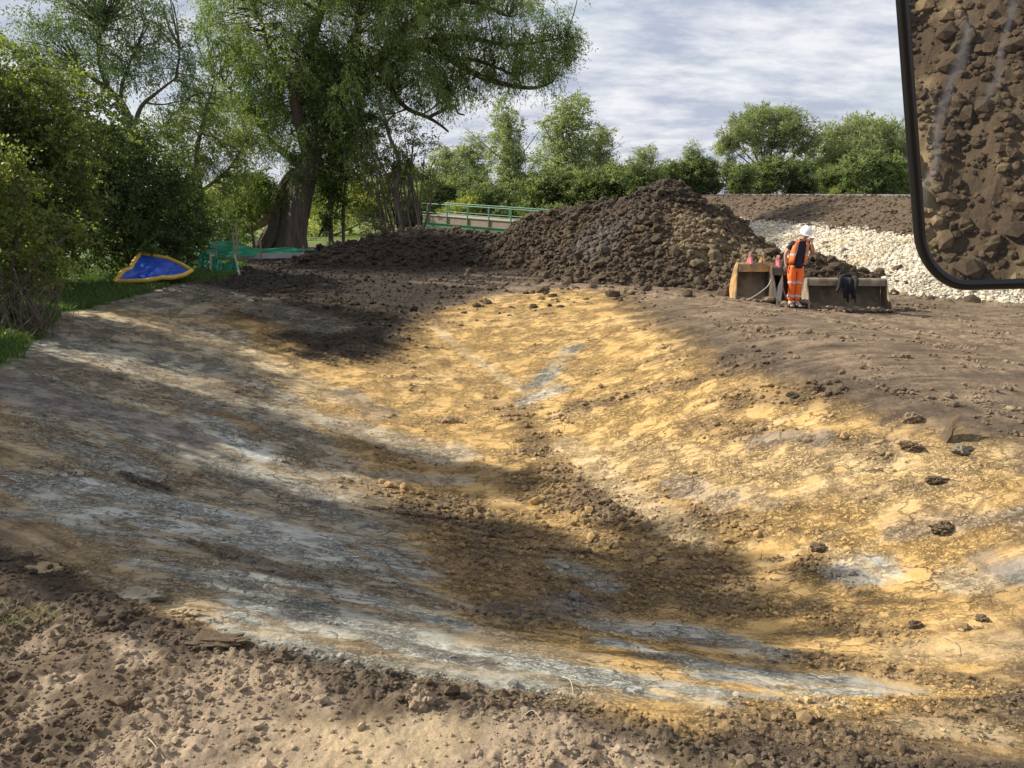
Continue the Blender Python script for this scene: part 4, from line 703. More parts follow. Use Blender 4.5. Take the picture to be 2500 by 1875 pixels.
# ------------------------------------------------------------------ bridge
GRN = simple('green_paint', (.07, .24, .14), .5, var=.2, scale=3, dirt=(.12, .14, .10), dirtamt=.35); CONC = simple('deck_timber', (.30, .24, .19), .85, var=.3, scale=1.5)
def bridge():
    a = at(1035, 545, 50); bq = at(1500, 560, 42); a = np.array([a[0], a[1], 0.0]); bq = np.array([bq[0], bq[1], 0.]); d = (bq - a)[:2]; L = np.linalg.norm(d); ang = math.atan2(d[1], d[0])
    zt = at(1060, 496, 50)[2]; t = empty('footbridge', (a[0], a[1], 0), ang); tag(t, 'green railed footbridge with grey brown deck side behind the mounds', 'bridge')
    t.rotation_euler = (0, R(2.4), ang)
    MB().box((L / 2, .95, zt - .80), (L, 1.9, .18)).build('deck', CONC, t); MB().box((L / 2, -.12, zt - 1.42), (L, .12, .54)).box((L / 2, -.12, zt - 1.15), (L, .24, .03)).box((L / 2, -.12, zt - 1.70), (L, .24, .03)).build('girder', GRN, t)
    MB().box((L / 2, -.1, zt - .92), (L, .06, .42)).build('side_panel', simple('side_board', (.30, .23, .19), .8, var=.3, scale=2), t)
    for yy in (-.17, 1.9):
        MB().tube([(0, yy, zt), (L, yy, zt)], .035, 8).build('handrail', GRN, t)
        MB().tube([(0, yy, zt - .53), (L, yy, zt - .53)], .022, 6).tube([(0, yy, zt - .69), (L, yy, zt - .69)], .022, 6).build('lower_rail', GRN, t)
        x = .4
        while x < L: MB().box((x, yy, zt - .57), (.06, .06, 1.14)).build('rail_post', GRN, t); x += 1.62
bridge()

# ------------------------------------------------------------------ green netting fence, tarpaulin
NET = bpy.data.materials.new('green_netting'); NET.use_nodes = True; t = NET.node_tree; p = t.nodes['Principled BSDF']; no = N(t, 'ShaderNodeTexNoise'); no.inputs['Scale'].default_value = 9; no.inputs['Detail'].default_value = 5
cr = N(t, 'ShaderNodeValToRGB'); cr.color_ramp.elements[0].color = (.02, .20, .12, 1); cr.color_ramp.elements[1].color = (.09, .55, .30, 1); cr.color_ramp.elements[0].position = .35; cr.color_ramp.elements[1].position = .7
t.links.new(no.outputs[0], cr.inputs[0]); t.links.new(cr.outputs[0], p.inputs['Base Color']); p.inputs['Roughness'].default_value = .4; p.inputs['Transmission Weight'].default_value = 0
tr = N(t, 'ShaderNodeBsdfTranslucent'); t.links.new(cr.outputs[0], tr.inputs[0]); mxs = N(t, 'ShaderNodeMixShader'); mxs.inputs[0].default_value = .4; t.links.new(p.outputs[0], mxs.inputs[1]); t.links.new(tr.outputs[0], mxs.inputs[2]); t.links.new(mxs.outputs[0], t.nodes['Material Output'].inputs[0])
WOOD = simple('stake_wood', (.27, .21, .15), .85, var=.3, scale=6)
def cloth(top, bot, nu=10, nv=7, ripple=.04, seed=1, thick=.004):
    """sheet between two polylines (top and bottom), with folds"""
    T = smooth_path(top, nu) if len(top) > 2 else np.linspace(top[0], top[1], nu * 2); Bm = smooth_path(bot, nu) if len(bot) > 2 else np.linspace(bot[0], bot[1], nu * 2)
    k = min(len(T), len(Bm)); T = T[np.linspace(0, len(T) - 1, k).astype(int)]; Bm = Bm[np.linspace(0, len(Bm) - 1, k).astype(int)]; V = []
    for j in range(nv + 1):
        f = j / nv; P = T * (1 - f) + Bm * f; q = np.arange(k) * .35; off = ripple * (np.sin(q * 2.1 + f * 2 + seed) + .7 * np.sin(q * 4.7 + seed * 2 + f * 4)) * math.sin(min(1, f * 1.3 + .15) * 2.2)
        P = P + np.array([0, 1, 0])[None] * off[:, None] + np.array([.5, 0, 0])[None] * off[:, None] * .3; V.append(P)
    V = np.concatenate(V); i = np.arange(nv)[:, None] * k; j = np.arange(k - 1)[None, :]; Fc = np.stack([i + j, i + j + 1, i + k + j + 1, i + k + j], -1).reshape(-1, 4)
    n = len(V); V2 = V + np.array([0, thick, 0]); return np.concatenate([V, V2]), np.concatenate([Fc, Fc[:, ::-1] + n])
def P3(L): return np.array([at(*q) for q in L])
fo = Z0(at(560, 640, 29)); fence = empty('netting_fence', fo); tag(fence, 'sagging green debris netting strung on short stakes before the great willow', 'fence')
V, Fc = cloth(P3([(500,600,30),(522,589,30.2),(570,591,30.4),(600,600,31),(636,607,32),(700,604,33),(750,608,33.5),(790,600,34),(830,592,35)]), P3([(505,628,29.8),(525,622,30),(535,636,30.1),(575,622,30.2),(612,626,30.8),(640,616,31.8),(720,619,32.8),(770,618,33.5),(830,606,35)]), 8, 6, .05, 1)
link('netting', np_mesh('netting', V - fo, Fc, None, True), NET, fence)
for (u, v0, v1, Y) in [(568,568,650,29.2),(574,545,640,30), (634,585,632,31.2),(740,600,628,33),(523,590,650,28.4)]:
    a = at(u, v0, Y) - fo; g0 = at(u, v1, Y); bz = min(zb1(g0[0], g0[1]), g0[2]) - .05; MB().box(((a[0]), (a[1] + .03), (a[2] + bz - fo[2]) / 2), (.06, .05, a[2] - bz + fo[2])).build('stake', WOOD, fence)
f2o = Z0(at(540, 680, 26)); f2 = empty('netting_fence', f2o); tag(f2, 'slumped end piece of green netting hanging between two leaning stakes by the blue tarpaulin', 'fence')
V, Fc = cloth(P3([(484,612,26.3),(512,622,26),(530,632,25.8),(548,642,25.6),(575,630,25.4)]), P3([(488,662,25.9),(512,665,25.6),(530,674,25.4),(545,680,25.2),(580,650,25.2)]), 8, 6, .06, 4)
link('netting', np_mesh('netting', V - f2o, Fc, None, True), NET, f2)
for A, B_ in (((572,622,25.5), (587,680,24.6)), ((512,618,26), (514,664,25.4))):
    MB().tube([at(*A) - f2o, at(*B_) - f2o], .035, 4).build('stake', simple('painted_stake', (.25, .36, .30), .8) if A[0] > 550 else WOOD, f2)
MB().box(at(688, 624, 31.6), (4.6, .08, .22), (0, 0, .25)).build('timber_plank', simple('weathered_plank', (.36, .37, .36), .8, var=.35, scale=3)); tag(bpy.data.objects['timber_plank'], 'long weathered pale plank on edge below the green netting', 'plank')
# tarpaulin
TB = simple('blue_tarp', (.018, .07, .42), .38, var=.35, scale=5, bump=.08, bscale=3.5); TY = simple('yellow_tarp_hem', (.55, .36, .05), .5, var=.15, scale=8)
outl = [(279,688,23.0),(292,672,23.2),(303,660,23.4),(318,656,23.6),(326,641,24.0),(342,619,24.6),(372,624,24.7),(412,632,24.7),(442,645,24.5),(468,661,24.2),(448,672,23.8),(420,678,23.5),(395,678,23.3),(360,685,23.1),(318,687,23.0)]
O = np.array([at(q[0], q[1], q[2] * .93) for q in outl]); to = Z0(O.mean(0)); tp = empty('tarpaulin', to); tag(tp, 'blue tarpaulin with yellow hem propped up on the grass under the hawthorn', 'tarpaulin')
c0 = O.mean(0); rings = [O]; K = 9
OO = np.concatenate([np.linspace(O[i_], O[(i_ + 1) % len(O)], 5)[:-1] for i_ in range(len(O))]); m_ = len(OO); Vt = [c0[None]]
for i in range(1, K + 1):
    q = i / K; P = c0 + (OO - c0) * q; P[:, 2] += .05 * np.sin(P[:, 0] * 6) * (1 - q) ; P[:, 1] += (.05 * fbm(P[:, 0], P[:, 2], 2.2, 3, 5)) * (1.1 - q); Vt.append(P)
Vt = np.concatenate(Vt); j = np.arange(m_); F3 = np.stack([np.zeros(m_, int), 1 + j, 1 + (j + 1) % m_], 1); F4 = np.concatenate([np.stack([1 + i * m_ + j, 1 + i * m_ + (j + 1) % m_, 1 + (i + 1) * m_ + (j + 1) % m_, 1 + (i + 1) * m_ + j], 1) for i in range(K - 1)])
nV = len(Vt); V2 = np.concatenate([Vt, Vt + [0, .015, -.01]]); link('sheet', np_mesh('sheet', V2 - to, [np.concatenate([F3, F3[:, ::-1] + nV]), np.concatenate([F4[:, ::-1], F4 + nV])], None, True), TB, tp)
v, f = tube_np(np.concatenate([OO, OO[:2]]), .065, 8); link('hem', np_mesh('hem', v - to, f, None, True), TY, tp)
# brush pile and bundled tarp
br = MB(); rb = np.random.default_rng(5)
for i in range(70):
    a = at(rb.uniform(280, 500), rb.uniform(596, 640), rb.uniform(25.5, 28)); d = rb.normal(0, .5, 3); d[2] *= .35; L_ = rb.uniform(.4, 1.3); br.tube(smooth_path([a, a + d * L_ * .5 + rb.normal(0, .06, 3), a + d * L_ + rb.normal(0, .1, 3)], 3), np.linspace(rb.uniform(.012, .04), .008, 7), 5)
br.tube(smooth_path([at(295,592,26), at(340,604,26), at(372,612,25.8)], 4), np.linspace(.07, .09, 9), 7)
o = br.build('brush_pile', BARK, None, True); tag(o, 'dark pile of cut branches behind the blue tarpaulin', 'brush pile')
def blobmesh(name, c, r, seed, mat, label, cat, sub=3, amp=.35):
    V, Fc = ICO[sub]; n = fbm(V[:, 0] * 1.4 + seed, V[:, 1] * 1.4 + V[:, 2] * 1.1, 1, 3, seed); P = V * (1 + amp * n)[:, None] * np.array(r); o = link(name, np_mesh(name, P, Fc, None, True), mat, None, c); return tag(o, label, cat)
blobmesh('tarpaulin_bundle', at(440, 604, 27.5), (.62, .35, .32), 4, simple('dark_blue_tarp', (.012, .03, .13), .4, bump=.05, bscale=5), 'crumpled dark blue tarpaulin bundle on the brush pile', 'tarpaulin')

# ------------------------------------------------------------------ buckets
YP = simple('yellow_paint', (.56, .32, .085), .55, var=.2, scale=5, dirt=(.24, .17, .10), dirtamt=.5, dscale=4); PINK = simple('pink_paint', (.62, .17, .19), .5, var=.1, scale=6, dirt=(.2, .14, .1), dirtamt=.25)
STEEL = simple('muddy_steel', (.15, .115, .075), .65, var=.4, scale=5, dirt=(.28, .22, .15), dirtamt=.5, metal=.0); DST = simple('dark_steel', (.065, .055, .048), .6, var=.4, scale=5, dirt=(.13, .10, .07), dirtamt=.45, metal=.1); RST = simple('rust_steel', (.12, .045, .03), .7, var=.4, scale=5, dirt=(.1, .07, .05), dirtamt=.45)
def bucket(loc, rz, w0, w1, h, dep, label, mats, ears, tilt=0., wedge=.18):
    """mouth faces local -y; w0 top width, w1 lip width; profile in (y, z)"""
    o = empty('excavator_bucket', loc, rz); o.rotation_euler = (tilt, 0, rz); tag(o, label, 'digger bucket')
    prof = [(-.30 * dep, .015), (.15 * dep, .0), (.5 * dep, .04 * h), (.78 * dep, .17 * h), (.93 * dep, .38 * h), (.97 * dep, .62 * h), (.92 * dep, .84 * h), (.80 * dep, .97 * h), (.62 * dep, 1.0 * h), (.48 * dep, .96 * h), (.42 * dep, .76 * h)]
    pr = np.array([(0, a, b) for a, b in prof]); pr = smooth_path(pr, 4); n = len(pr); th_ = .025
    T = np.gradient(pr, axis=0); Nn = np.stack([np.zeros(n), -T[:, 2], T[:, 1]], 1); Nn /= np.linalg.norm(Nn, axis=1)[:, None]; inn = pr + Nn * th_
    wz = lambda z: (w1 + (w0 - w1) * np.clip(z / h, 0, 1)) / 2
    k0 = int(n * .84)
    def strip(i0, i1, name, mat, out_off=0.):
        idx = range(i0, i1); V = []; 
        for i in idx:
            for q, P in ((-1, pr), (1, pr), (1, inn), (-1, inn)): p = P[i] - Nn[i] * out_off; V.append((q * (wz(p[2]) - .012), p[1], p[2]))
        m = len(list(idx)); Fc = [(4 * i + a, 4 * i + (a + 1) % 4, 4 * i + 4 + (a + 1) % 4, 4 * i + 4 + a) for i in range(m - 1) for a in range(4)] + [(0, 1, 2, 3), (4 * m - 4, 4 * m - 1, 4 * m - 2, 4 * m - 3)]
        b = MB(); b.add(V, Fc); return b.build(name, mat, o)
    strip(0, k0 + 1, 'shell', mats['in']); strip(k0, n, 'top_beam', mats['beam'], .003)
    for sgn in (-1, 1):
        poly = [(sgn * wz(p[2]), p[1], p[2]) for p in pr[::2]]; poly.insert(0, (sgn * wz(.02), -.28 * dep, .02)); b = MB(); b.prism(poly[1:] if sgn > 0 else poly[1:], (sgn * .028, 0, 0)); b.build('side_plate', mats['left'] if sgn < 0 else mats['right'], o)
    MB().box((0, -.33 * dep, .02), (w1 + .05, .14, .035)).build('cutting_edge', mats['edge'], o)
    for x, m in ears:
        a = np.linspace(-.2, math.pi + .2, 12); R_ = .085; P = [(x - .02, .50 * dep + .16 + 0, h * .93)] ; P = [(x - .02, .62 * dep - .16, h * .97)] + [(x - .02, .62 * dep + .02 - R_ * math.cos(t), h + .17 + R_ * math.sin(t)) for t in a] + [(x - .02, .62 * dep + .34, h * .97)]
        b = MB(); b.prism(P, (.04, 0, 0)); e = b.build('ear', m, o); MB().tube([(x - .035, .62 * dep + .02, h + .17), (x + .035, .62 * dep + .02, h + .17)], .045, 14).build('pin_boss', STEEL, e)
    if len(ears) == 2: MB().tube([(ears[0][0], .62 * dep + .02, h + .17), (ears[1][0], .62 * dep + .02, h + .17)], .02, 10).build('pin', STEEL, o)
    return o
def gloc(u, v): p = gp(u, v); return np.array([p[0], p[1], p[2]])
p1 = gloc(1862, 738); bucket(p1 + [0, .30, .0], R(-2), .90, 1.20, .88, .66, 'yellow topped digger bucket with a pink ear at the foot of the spoil heap', dict(left=YP, right=STEEL, beam=YP, edge=DST, **{'in': STEEL}), [(-.16, PINK), (.14, YP)])
p2 = gloc(1948, 752); bucket(p2 + [.0, .52, .0], R(-2), .62, .66, .86, 1.0, 'narrow dark bucket with rusty inside and pink ear that the person stands in', dict(left=DST, right=DST, beam=DST, edge=DST, **{'in': RST}), [(-.17, PINK)])
p3 = gloc(2084, 762); bucket(p3 + [0, .28, .0], R(-5), 1.74, 1.82, .70, .62, 'wide low ditching bucket of dark muddy steel, rightmost of the three', dict(left=STEEL, right=STEEL, beam=STEEL, edge=DST, **{'in': simple('mud_caked_steel', (.12, .10, .075), .8, var=.4, scale=4, dirt=(.24, .18, .11), dirtamt=.4)}), [])
# lit grey wear plate leaning on bucket 2
o = MB().prism([(0, 0, 0), (-.10, -.02, .10), (-.07, .04, .38), (.03, .1, .62), (.06, .1, .4), (.02, .02, .12)], (.02, .03, 0)).build('steel_plate', simple('bright_plate', (.36, .35, .34), .45, metal=.3, dirt=(.2, .15, .1), dirtamt=.3)); o.location = p2 + [-.40, .05, .12]; tag(o, 'pale pointed steel plate leaning on the left side of the narrow bucket', 'steel plate')
# stick in the yellow bucket
st = MB().tube(smooth_path([p1 + [-.42, -.12, .06], p1 + [-.15, -.05, .2], p1 + [.12, .12, .36], p1 + [.22, .16, .52]], 4), np.linspace(.012, .014, 13), 6).build('stick', simple('pale_stick', (.42, .36, .28), .8), None, True); tag(st, 'pale crooked stick leaning inside the yellow topped bucket', 'stick')
# mud in buckets / clods at their feet
pp = []
for p, w_, nn in ((p1, .5, 26), (p2, .3, 22), (p3, .85, 60)):
    X = p[0] + rng.uniform(-w_, w_, nn); Y = p[1] + rng.uniform(-.12, .35, nn); pp.append(scatter(np.stack([X, Y, np.full(nn, p[2] + .03)], 1), rng.lognormal(math.log(.04), .4, nn), np.repeat((DRY * .9)[None], nn, 0), rng, 2))
V, Fc, C = merge(pp); o = link('bucket_clods', np_mesh('bucket_clods', V, Fc, C), SOIL); tag(o, 'dried clods of mud lying in the mouths of the buckets', 'mud clods', kind='stuff')
# jacket draped over the wide bucket
JK = simple('black_fabric', (.012, .011, .014), .8, var=.3, scale=9, bump=.01, bscale=25); jc = p3 + [-.02, .28, .0]; jr = R(-5)
def jacket():
    nu, nv = 46, 26; V = []; w_ = .36
    path = smooth_path([(.0, .44, .56), (.0, .40, .67), (.0, .27, .735), (.0, .13, .70), (.0, .085, .58), (.0, .06, .42), (.0, .05, .30)], 5); path = path[np.linspace(0, len(path) - 1, nv).astype(int)]
    for j in range(nv):
        for i in range(nu):
            s_ = i / (nu - 1) * 2 - 1; dep = max(0, (j / (nv - 1) - .45) / .55); edge = 1 - .18 * dep * (1 + .6 * math.sin(s_ * 4 + 1)); x = s_ * w_ * .5 * edge
            hang = dep * (.10 * math.sin(s_ * 5.3 + .6) + .07 * math.sin(s_ * 11)); fold = .028 * (math.sin(s_ * 13) + .5 * math.sin(s_ * 23 + 1)) * (.4 + dep)
            y, z = path[j][1], path[j][2]; V.append((x + .01 * math.sin(j * .6), y - abs(fold) * 1.4 - .01, z + hang + fold * .5))
    Fc = [(j * nu + i, j * nu + i + 1, (j + 1) * nu + i + 1, (j + 1) * nu + i) for j in range(nv - 1) for i in range(nu - 1)]
    m = MB(); m.add(V, Fc); e = empty('jacket', jc, jr); tag(e, 'black jacket draped over the top of the wide low bucket', 'jacket')
    b = m.build('body', JK, e, True); md = b.modifiers.new('t', 'SOLIDIFY'); md.thickness = .012
    MB().tube(smooth_path([(-.15, .2, .74), (-.2, .10, .70), (-.22, .05, .55), (-.27, .03, .42)], 5), np.linspace(.05, .038, 16), 10).build('sleeve', JK, e, True)
    MB().tube(smooth_path([(.12, .2, .74), (.15, .08, .70), (.14, .03, .55), (.12, .02, .33)], 5), np.linspace(.055, .04, 16), 10).build('sleeve', JK, e, True)
    MB().tube(smooth_path([(-.14, .30, .745), (-.05, .26, .78), (.05, .27, .775), (.15, .3, .75)], 5), np.linspace(.03, .035, 16), 8).build('collar', JK, e, True)
jacket()

# ------------------------------------------------------------------ person
def skin(name, V, E, rad, mat, parent, sub=2):
    bm = bmesh.new(); ly = bm.verts.layers.skin.verify(); vs = [bm.verts.new(v) for v in V]
    for v, r in zip(vs, rad): v[ly].radius = r if isinstance(r, tuple) else (r, r)
    vs[0][ly].use_root = True
    for a, b in E: bm.edges.new((vs[a], vs[b]))
    me = bpy.data.meshes.new(name); bm.to_mesh(me); bm.free(); o = link(name, me, mat, parent)
    o.modifiers.new('skin', 'SKIN').use_smooth_shade = True; md = o.modifiers.new('sub', 'SUBSURF'); md.levels = sub; md.render_levels = sub
    dg = bpy.context.evaluated_depsgraph_get(); me2 = bpy.data.meshes.new_from_object(o.evaluated_get(dg)); o.modifiers.clear(); o.data = me2; me2.name = name
    if not me2.materials: me2.materials.append(mat)
    me2.polygons.foreach_set('use_smooth', [True] * len(me2.polygons)); return o
SKIN = simple('skin', (.50, .27, .19), .5, var=.1, scale=20); ORG = simple('orange_hivis', (.95, .165, .02), .6, var=.10, scale=12, bump=.015, bscale=9); VEST = simple('orange_vest', (.80, .19, .04), .6, var=.15, scale=10, bump=.01, bscale=12)
NAVY = simple('navy_shirt', (.014, .013, .032), .85, var=.3, scale=14, bump=.012, bscale=10); REFL = simple('reflective_tape', (.52, .5, .5), .4, var=.15, scale=20); HAT = simple('white_plastic', (.82, .83, .84), .3, var=.03); BOOT = simple('tan_boot', (.34, .28, .22), .7, var=.3, scale=12); HAIR = simple('dark_hair', (.03, .02, .015), .8)
pf = gloc(1946, 745); per = empty('person', (pf[0] - .27, p2[1] + .12, p2[2] + .035), R(0)); tag(per, 'person in white hard hat, orange vest and trousers with one hand raised to the mouth', 'person')
def person():
    # body: one continuous skinned figure
    J = dict(pel=(0, .02, .93), sp1=(.01, .02, 1.08), sp2=(.035, .02, 1.25), ch=(.05, .02, 1.38), nk=(.075, .0, 1.50), nk2=(.09, -.04, 1.53), hd=(.11, -.08, 1.59), hd2=(.122, -.08, 1.66), hd3=(.125, -.06, 1.71),
             hl=(-.09, .02, .9), kl=(-.075, -.03, .50), al=(-.068, .03, .10), tl=(-.085, -.10, .045), hr=(.09, .02, .9), kr=(.07, -.04, .50), ar=(.072, .02, .10), tr=(.085, -.11, .045),
             sl=(-.13, .02, 1.43), el=(-.265, .05, 1.17), wl=(-.245, .02, .94), pl=(-.235, 0., .88), sr=(.225, .02, 1.42), er=(.345, -.08, 1.165), wr=(.225, -.21, 1.40), pr=(.19, -.215, 1.46))
    nm = list(J); ix = {k: i for i, k in enumerate(nm)}
    E = [('pel','sp1'),('sp1','sp2'),('sp2','ch'),('ch','nk'),('nk','nk2'),('nk2','hd'),('hd','hd2'),('hd2','hd3'),('pel','hl'),('hl','kl'),('kl','al'),('al','tl'),('pel','hr'),('hr','kr'),('kr','ar'),('ar','tr'),('ch','sl'),('sl','el'),('el','wl'),('wl','pl'),('ch','sr'),('sr','er'),('er','wr'),('wr','pr')]
    Rd = dict(pel=(.14, .10), sp1=(.13, .095), sp2=(.14, .1), ch=(.15, .1), nk=.06, nk2=.055, hd=(.078, .085), hd2=(.082, .095), hd3=(.07, .08), hl=.085, kl=.055, al=.04, tl=.035, hr=.085, kr=.055, ar=.04, tr=.035, sl=.062, el=.042, wl=.03, pl=(.036, .022), sr=.062, er=.043, wr=.031, pr=(.036, .022))
    body = skin('body', [J[k] for k in nm], [(ix[a], ix[b]) for a, b in E], [Rd[k] for k in nm], SKIN, per)
    # fingers and face joined into the body mesh
    f = MB()
    for c, base, dirv, spread in ((0, (-.237, -.005, .86), (0, -.05, -1), (1, 0, 0)), (1, (.182, -.222, 1.485), (-.45, .1, .75), (0, 1, .2))):
        d = Vector(dirv).normalized(); s_ = Vector(spread).normalized()
        for i, L_ in enumerate((.066, .075, .07, .055)):
            b0 = Vector(base) + s_ * (i - 1.5) * .019; curl = Vector((0, .35, 0)) if c == 0 else Vector((-.55, .1, -.2)); P = [b0 - d * .02, b0 + d * L_ * .4, b0 + d * L_ * .75 + curl * L_ * .25, b0 + d * L_ * .9 + curl * L_ * .6]; f.tube(P, [.0095, .009, .008, .006], 8)
        b0 = Vector(base) - s_ * .032 - d * .03; P = [b0, b0 + d * .025 - s_ * .02, b0 + d * .055 - s_ * .022]; f.tube(P, [.011, .010, .007], 8)
    fo_ = f.build('tmp', SKIN, per, True)
    g2 = MB()
    hc = Vector((.120, -.08, 1.615))
    g2.tube([hc + Vector((0, -.078, .03)), hc + Vector((0, -.102, -.005)), hc + Vector((0, -.085, -.015))], [.009, .016, .011], 8)           # nose
    g2.tube([hc + Vector((-.024, -.083, -.04)), hc + Vector((0, -.091, -.042)), hc + Vector((.024, -.083, -.04))], [.006, .009, .006], 6)     # lips
    for q in (-1, 1): g2.tube([hc + Vector((q * .083, .012, .02)), hc + Vector((q * .094, .02, .0)), hc + Vector((q * .083, .012, -.025))], [.012, .016, .008], 8); g2.tube([hc + Vector((q * .05, -.075, .036)), hc + Vector((q * .03, -.086, .038)), hc + Vector((q * .014, -.084, .034))], [.006, .009, .006], 6)
    go = g2.build('tmp2', SKIN, per, True)
    bm = bmesh.new()
    for ob in (body, fo_, go): bm.from_mesh(ob.data)
    bm.to_mesh(body.data); bm.free(); bpy.data.objects.remove(fo_); bpy.data.objects.remove(go)
    for q in (-1, 1): MB().tube([hc + Vector((q * .031, -.084, .024)), hc + Vector((q * .031, -.090, .024))], [.011, .006], 8).build('eye', HAIR, per, True)
    # trousers
    nm2 = ['pel', 'w', 'hl', 'ml', 'kl', 'cl', 'al', 'hr', 'mr', 'kr', 'cr', 'ar']; J2 = dict(pel=(.0, .02, .91), w=(.005, .02, 1.0), hl=(-.095, .02, .86), ml=(-.10, -.01, .68), kl=(-.082, -.03, .50), cl=(-.074, 0, .30), al=(-.07, .03, .12), hr=(.095, .02, .86), mr=(.09, -.01, .68), kr=(.072, -.04, .50), cr=(.072, 0, .30), ar=(.072, .02, .12))
    R2 = dict(pel=(.15, .12), w=(.16, .12), hl=(.105, .105), ml=.105, kl=.085, cl=.076, al=.084, hr=.105, mr=.10, kr=.085, cr=.076, ar=.084); i2 = {k: i for i, k in enumerate(nm2)}
    tr = skin('trousers', [J2[k] for k in nm2], [(i2[a], i2[b]) for a, b in [('pel','w'),('pel','hl'),('hl','ml'),('ml','kl'),('kl','cl'),('cl','al'),('pel','hr'),('hr','mr'),('mr','kr'),('kr','cr'),('cr','ar')]], [R2[k] for k in nm2], ORG, per, 2)
    co = np.empty(len(tr.data.vertices) * 3, np.float32); tr.data.vertices.foreach_get('co', co); co = co.reshape(-1, 3); nz = fbm(co[:, 0] * 3, co[:, 2] * 14 + co[:, 1] * 4, 1, 3, 3); cx = np.where(co[:, 0] < 0, -.08, .08); co[:, 0] += (co[:, 0] - cx) * nz * .16; co[:, 1] += (co[:, 1]) * nz * .2; tr.data.vertices.foreach_set('co', co.ravel())
    for x, y, z, r in ((-.085, -.02, .545, .098), (.076, -.03, .545, .098), (-.074, .012, .235, .088), (.073, .01, .235, .088)):
        b = MB(); a = np.linspace(0, 2 * np.pi, 25); P = [(x + r * math.cos(q), y + r * 1.02 * math.sin(q), z + .012 * math.sin(q * 2)) for q in a[:-1]]; V = [(p[0], p[1], p[2] + dz) for dz in (-.024, .024) for p in P]; b.add(V, [(i, (i + 1) % 24, 24 + (i + 1) % 24, 24 + i) for i in range(24)]); b.build('reflective_band', REFL, tr, True)
    # shirt
    nm3 = ['ch', 'b', 'w', 'nk', 'sl', 'ul', 'sr', 'ur', 'hm']; J3 = dict(hm=(.0, .015, .85), ch=(.05, .02, 1.36), b=(.03, .02, 1.18), w=(.005, .015, .93), nk=(.07, .01, 1.47), sl=(-.13, .02, 1.42), ul=(-.215, .04, 1.27), sr=(.225, .02, 1.41), ur=(.285, -.035, 1.28)); R3 = dict(hm=(.175, .15), ch=(.17, .12), b=(.165, .125), w=(.18, .145), nk=.085, sl=.078, ul=.068, sr=.078, ur=.066); i3 = {k: i for i, k in enumerate(nm3)}
    skin('shirt', [J3[k] for k in nm3], [(i3[a], i3[b]) for a, b in [('ch','b'),('b','w'),('w','hm'),('ch','nk'),('ch','sl'),('sl','ul'),('ch','sr'),('sr','ur')]], [R3[k] for k in nm3], NAVY, per)
    # open vest: shell of cross-sections leaving the front gap
    V = []; nu = 40; lv = [(.0, .975, .195, .150, .50), (.012, 1.08, .195, .150, .47), (.022, 1.20, .20, .150, .43), (.035, 1.31, .205, .145, .40), (.05, 1.40, .195, .135, .40), (.06, 1.46, .145, .115, .46), (.07, 1.50, .105, .10, .55)]
    for cx, z, rx, ry, gap in lv:
        for i in range(nu):
            a = -math.pi / 2 + gap + (2 * math.pi - 2 * gap) * i / (nu - 1); w2 = 1 + .03 * math.sin(a * 7 + z * 9); sq = (abs(math.cos(a)) ** .8) * (1 if math.cos(a) > 0 else -1); V.append((cx + rx * w2 * sq, .02 + ry * w2 * math.sin(a), z))
    Fc = [(j * nu + i, j * nu + i + 1, (j + 1) * nu + i + 1, (j + 1) * nu + i) for j in range(len(lv) - 1) for i in range(nu - 1)]
    m = MB(); m.add(V, Fc); vs = m.build('vest', VEST, per, True); md = vs.modifiers.new('s', 'SOLIDIFY'); md.thickness = .01; md.offset = 1
    def band(z0, z1, nm_):
        V = []
        for z in (z0, z1):
            f = np.interp(z, [l[1] for l in lv], range(len(lv))); j = int(min(f, len(lv) - 2)); t_ = f - j; q = [lv[j][k] * (1 - t_) + lv[j + 1][k] * t_ for k in range(5)]
            for i in range(nu): a = -math.pi / 2 + q[4] + (2 * math.pi - 2 * q[4]) * i / (nu - 1); w2 = 1.065 + .03 * math.sin(a * 7 + q[1] * 9); sq = (abs(math.cos(a)) ** .8) * (1 if math.cos(a) > 0 else -1); V.append((q[0] + q[2] * w2 * sq, .02 + q[3] * w2 * math.sin(a), z))
        b = MB(); b.add(V, [(i, i + 1, nu + i + 1, nu + i) for i in range(nu - 1)]); b.build('reflective_band', REFL, vs, True)
    band(1.155, 1.20, 'b')
    for sg in (-1, 1):
        b = MB(); P = [(.035 + sg * .13, -.125, 1.20), (.045 + sg * .125, -.118, 1.32), (.055 + sg * .11, -.09, 1.43), (.06 + sg * .10, -.01, 1.515)]
        V = [(p[0] + dx, p[1] - .012, p[2]) for p in P for dx in (-.022, .022)]; b.add(V, [(2 * i, 2 * i + 1, 2 * i + 3, 2 * i + 2) for i in range(3)]); b.build('reflective_strap', simple('worn_strap', (.50, .24, .16), .5), vs, True)
    # boots
    for x, y in ((-.075, .0), (.078, -.01)):
        ox = (-.02 if x < 0 else .02); V = []; secs = [(-.205, .03, .026), (-.175, .046, .05), (-.12, .052, .062), (-.06, .05, .085), (.0, .047, .125), (.05, .045, .14), (.085, .035, .11)]; n = 14
        for yy, rx, hz in secs:
            for i in range(n): a = 2 * math.pi * i / n; V.append((x + ox * (-yy / .2) + rx * math.cos(a), y + yy, max(0.0, hz * .5 + hz * .5 * math.sin(a))))
        m = MB(); m.add(V, [(j * n + i, j * n + (i + 1) % n, (j + 1) * n + (i + 1) % n, (j + 1) * n + i) for j in range(len(secs) - 1) for i in range(n)] + [tuple(range(n)), tuple(range((len(secs) - 1) * n, len(secs) * n))]); bo = m.build('boot', BOOT, per, True)
        MB().box((x + ox * .4, y - .06, .008), (.10, .27, .022)).build('sole', DST, bo, bevel=.004)
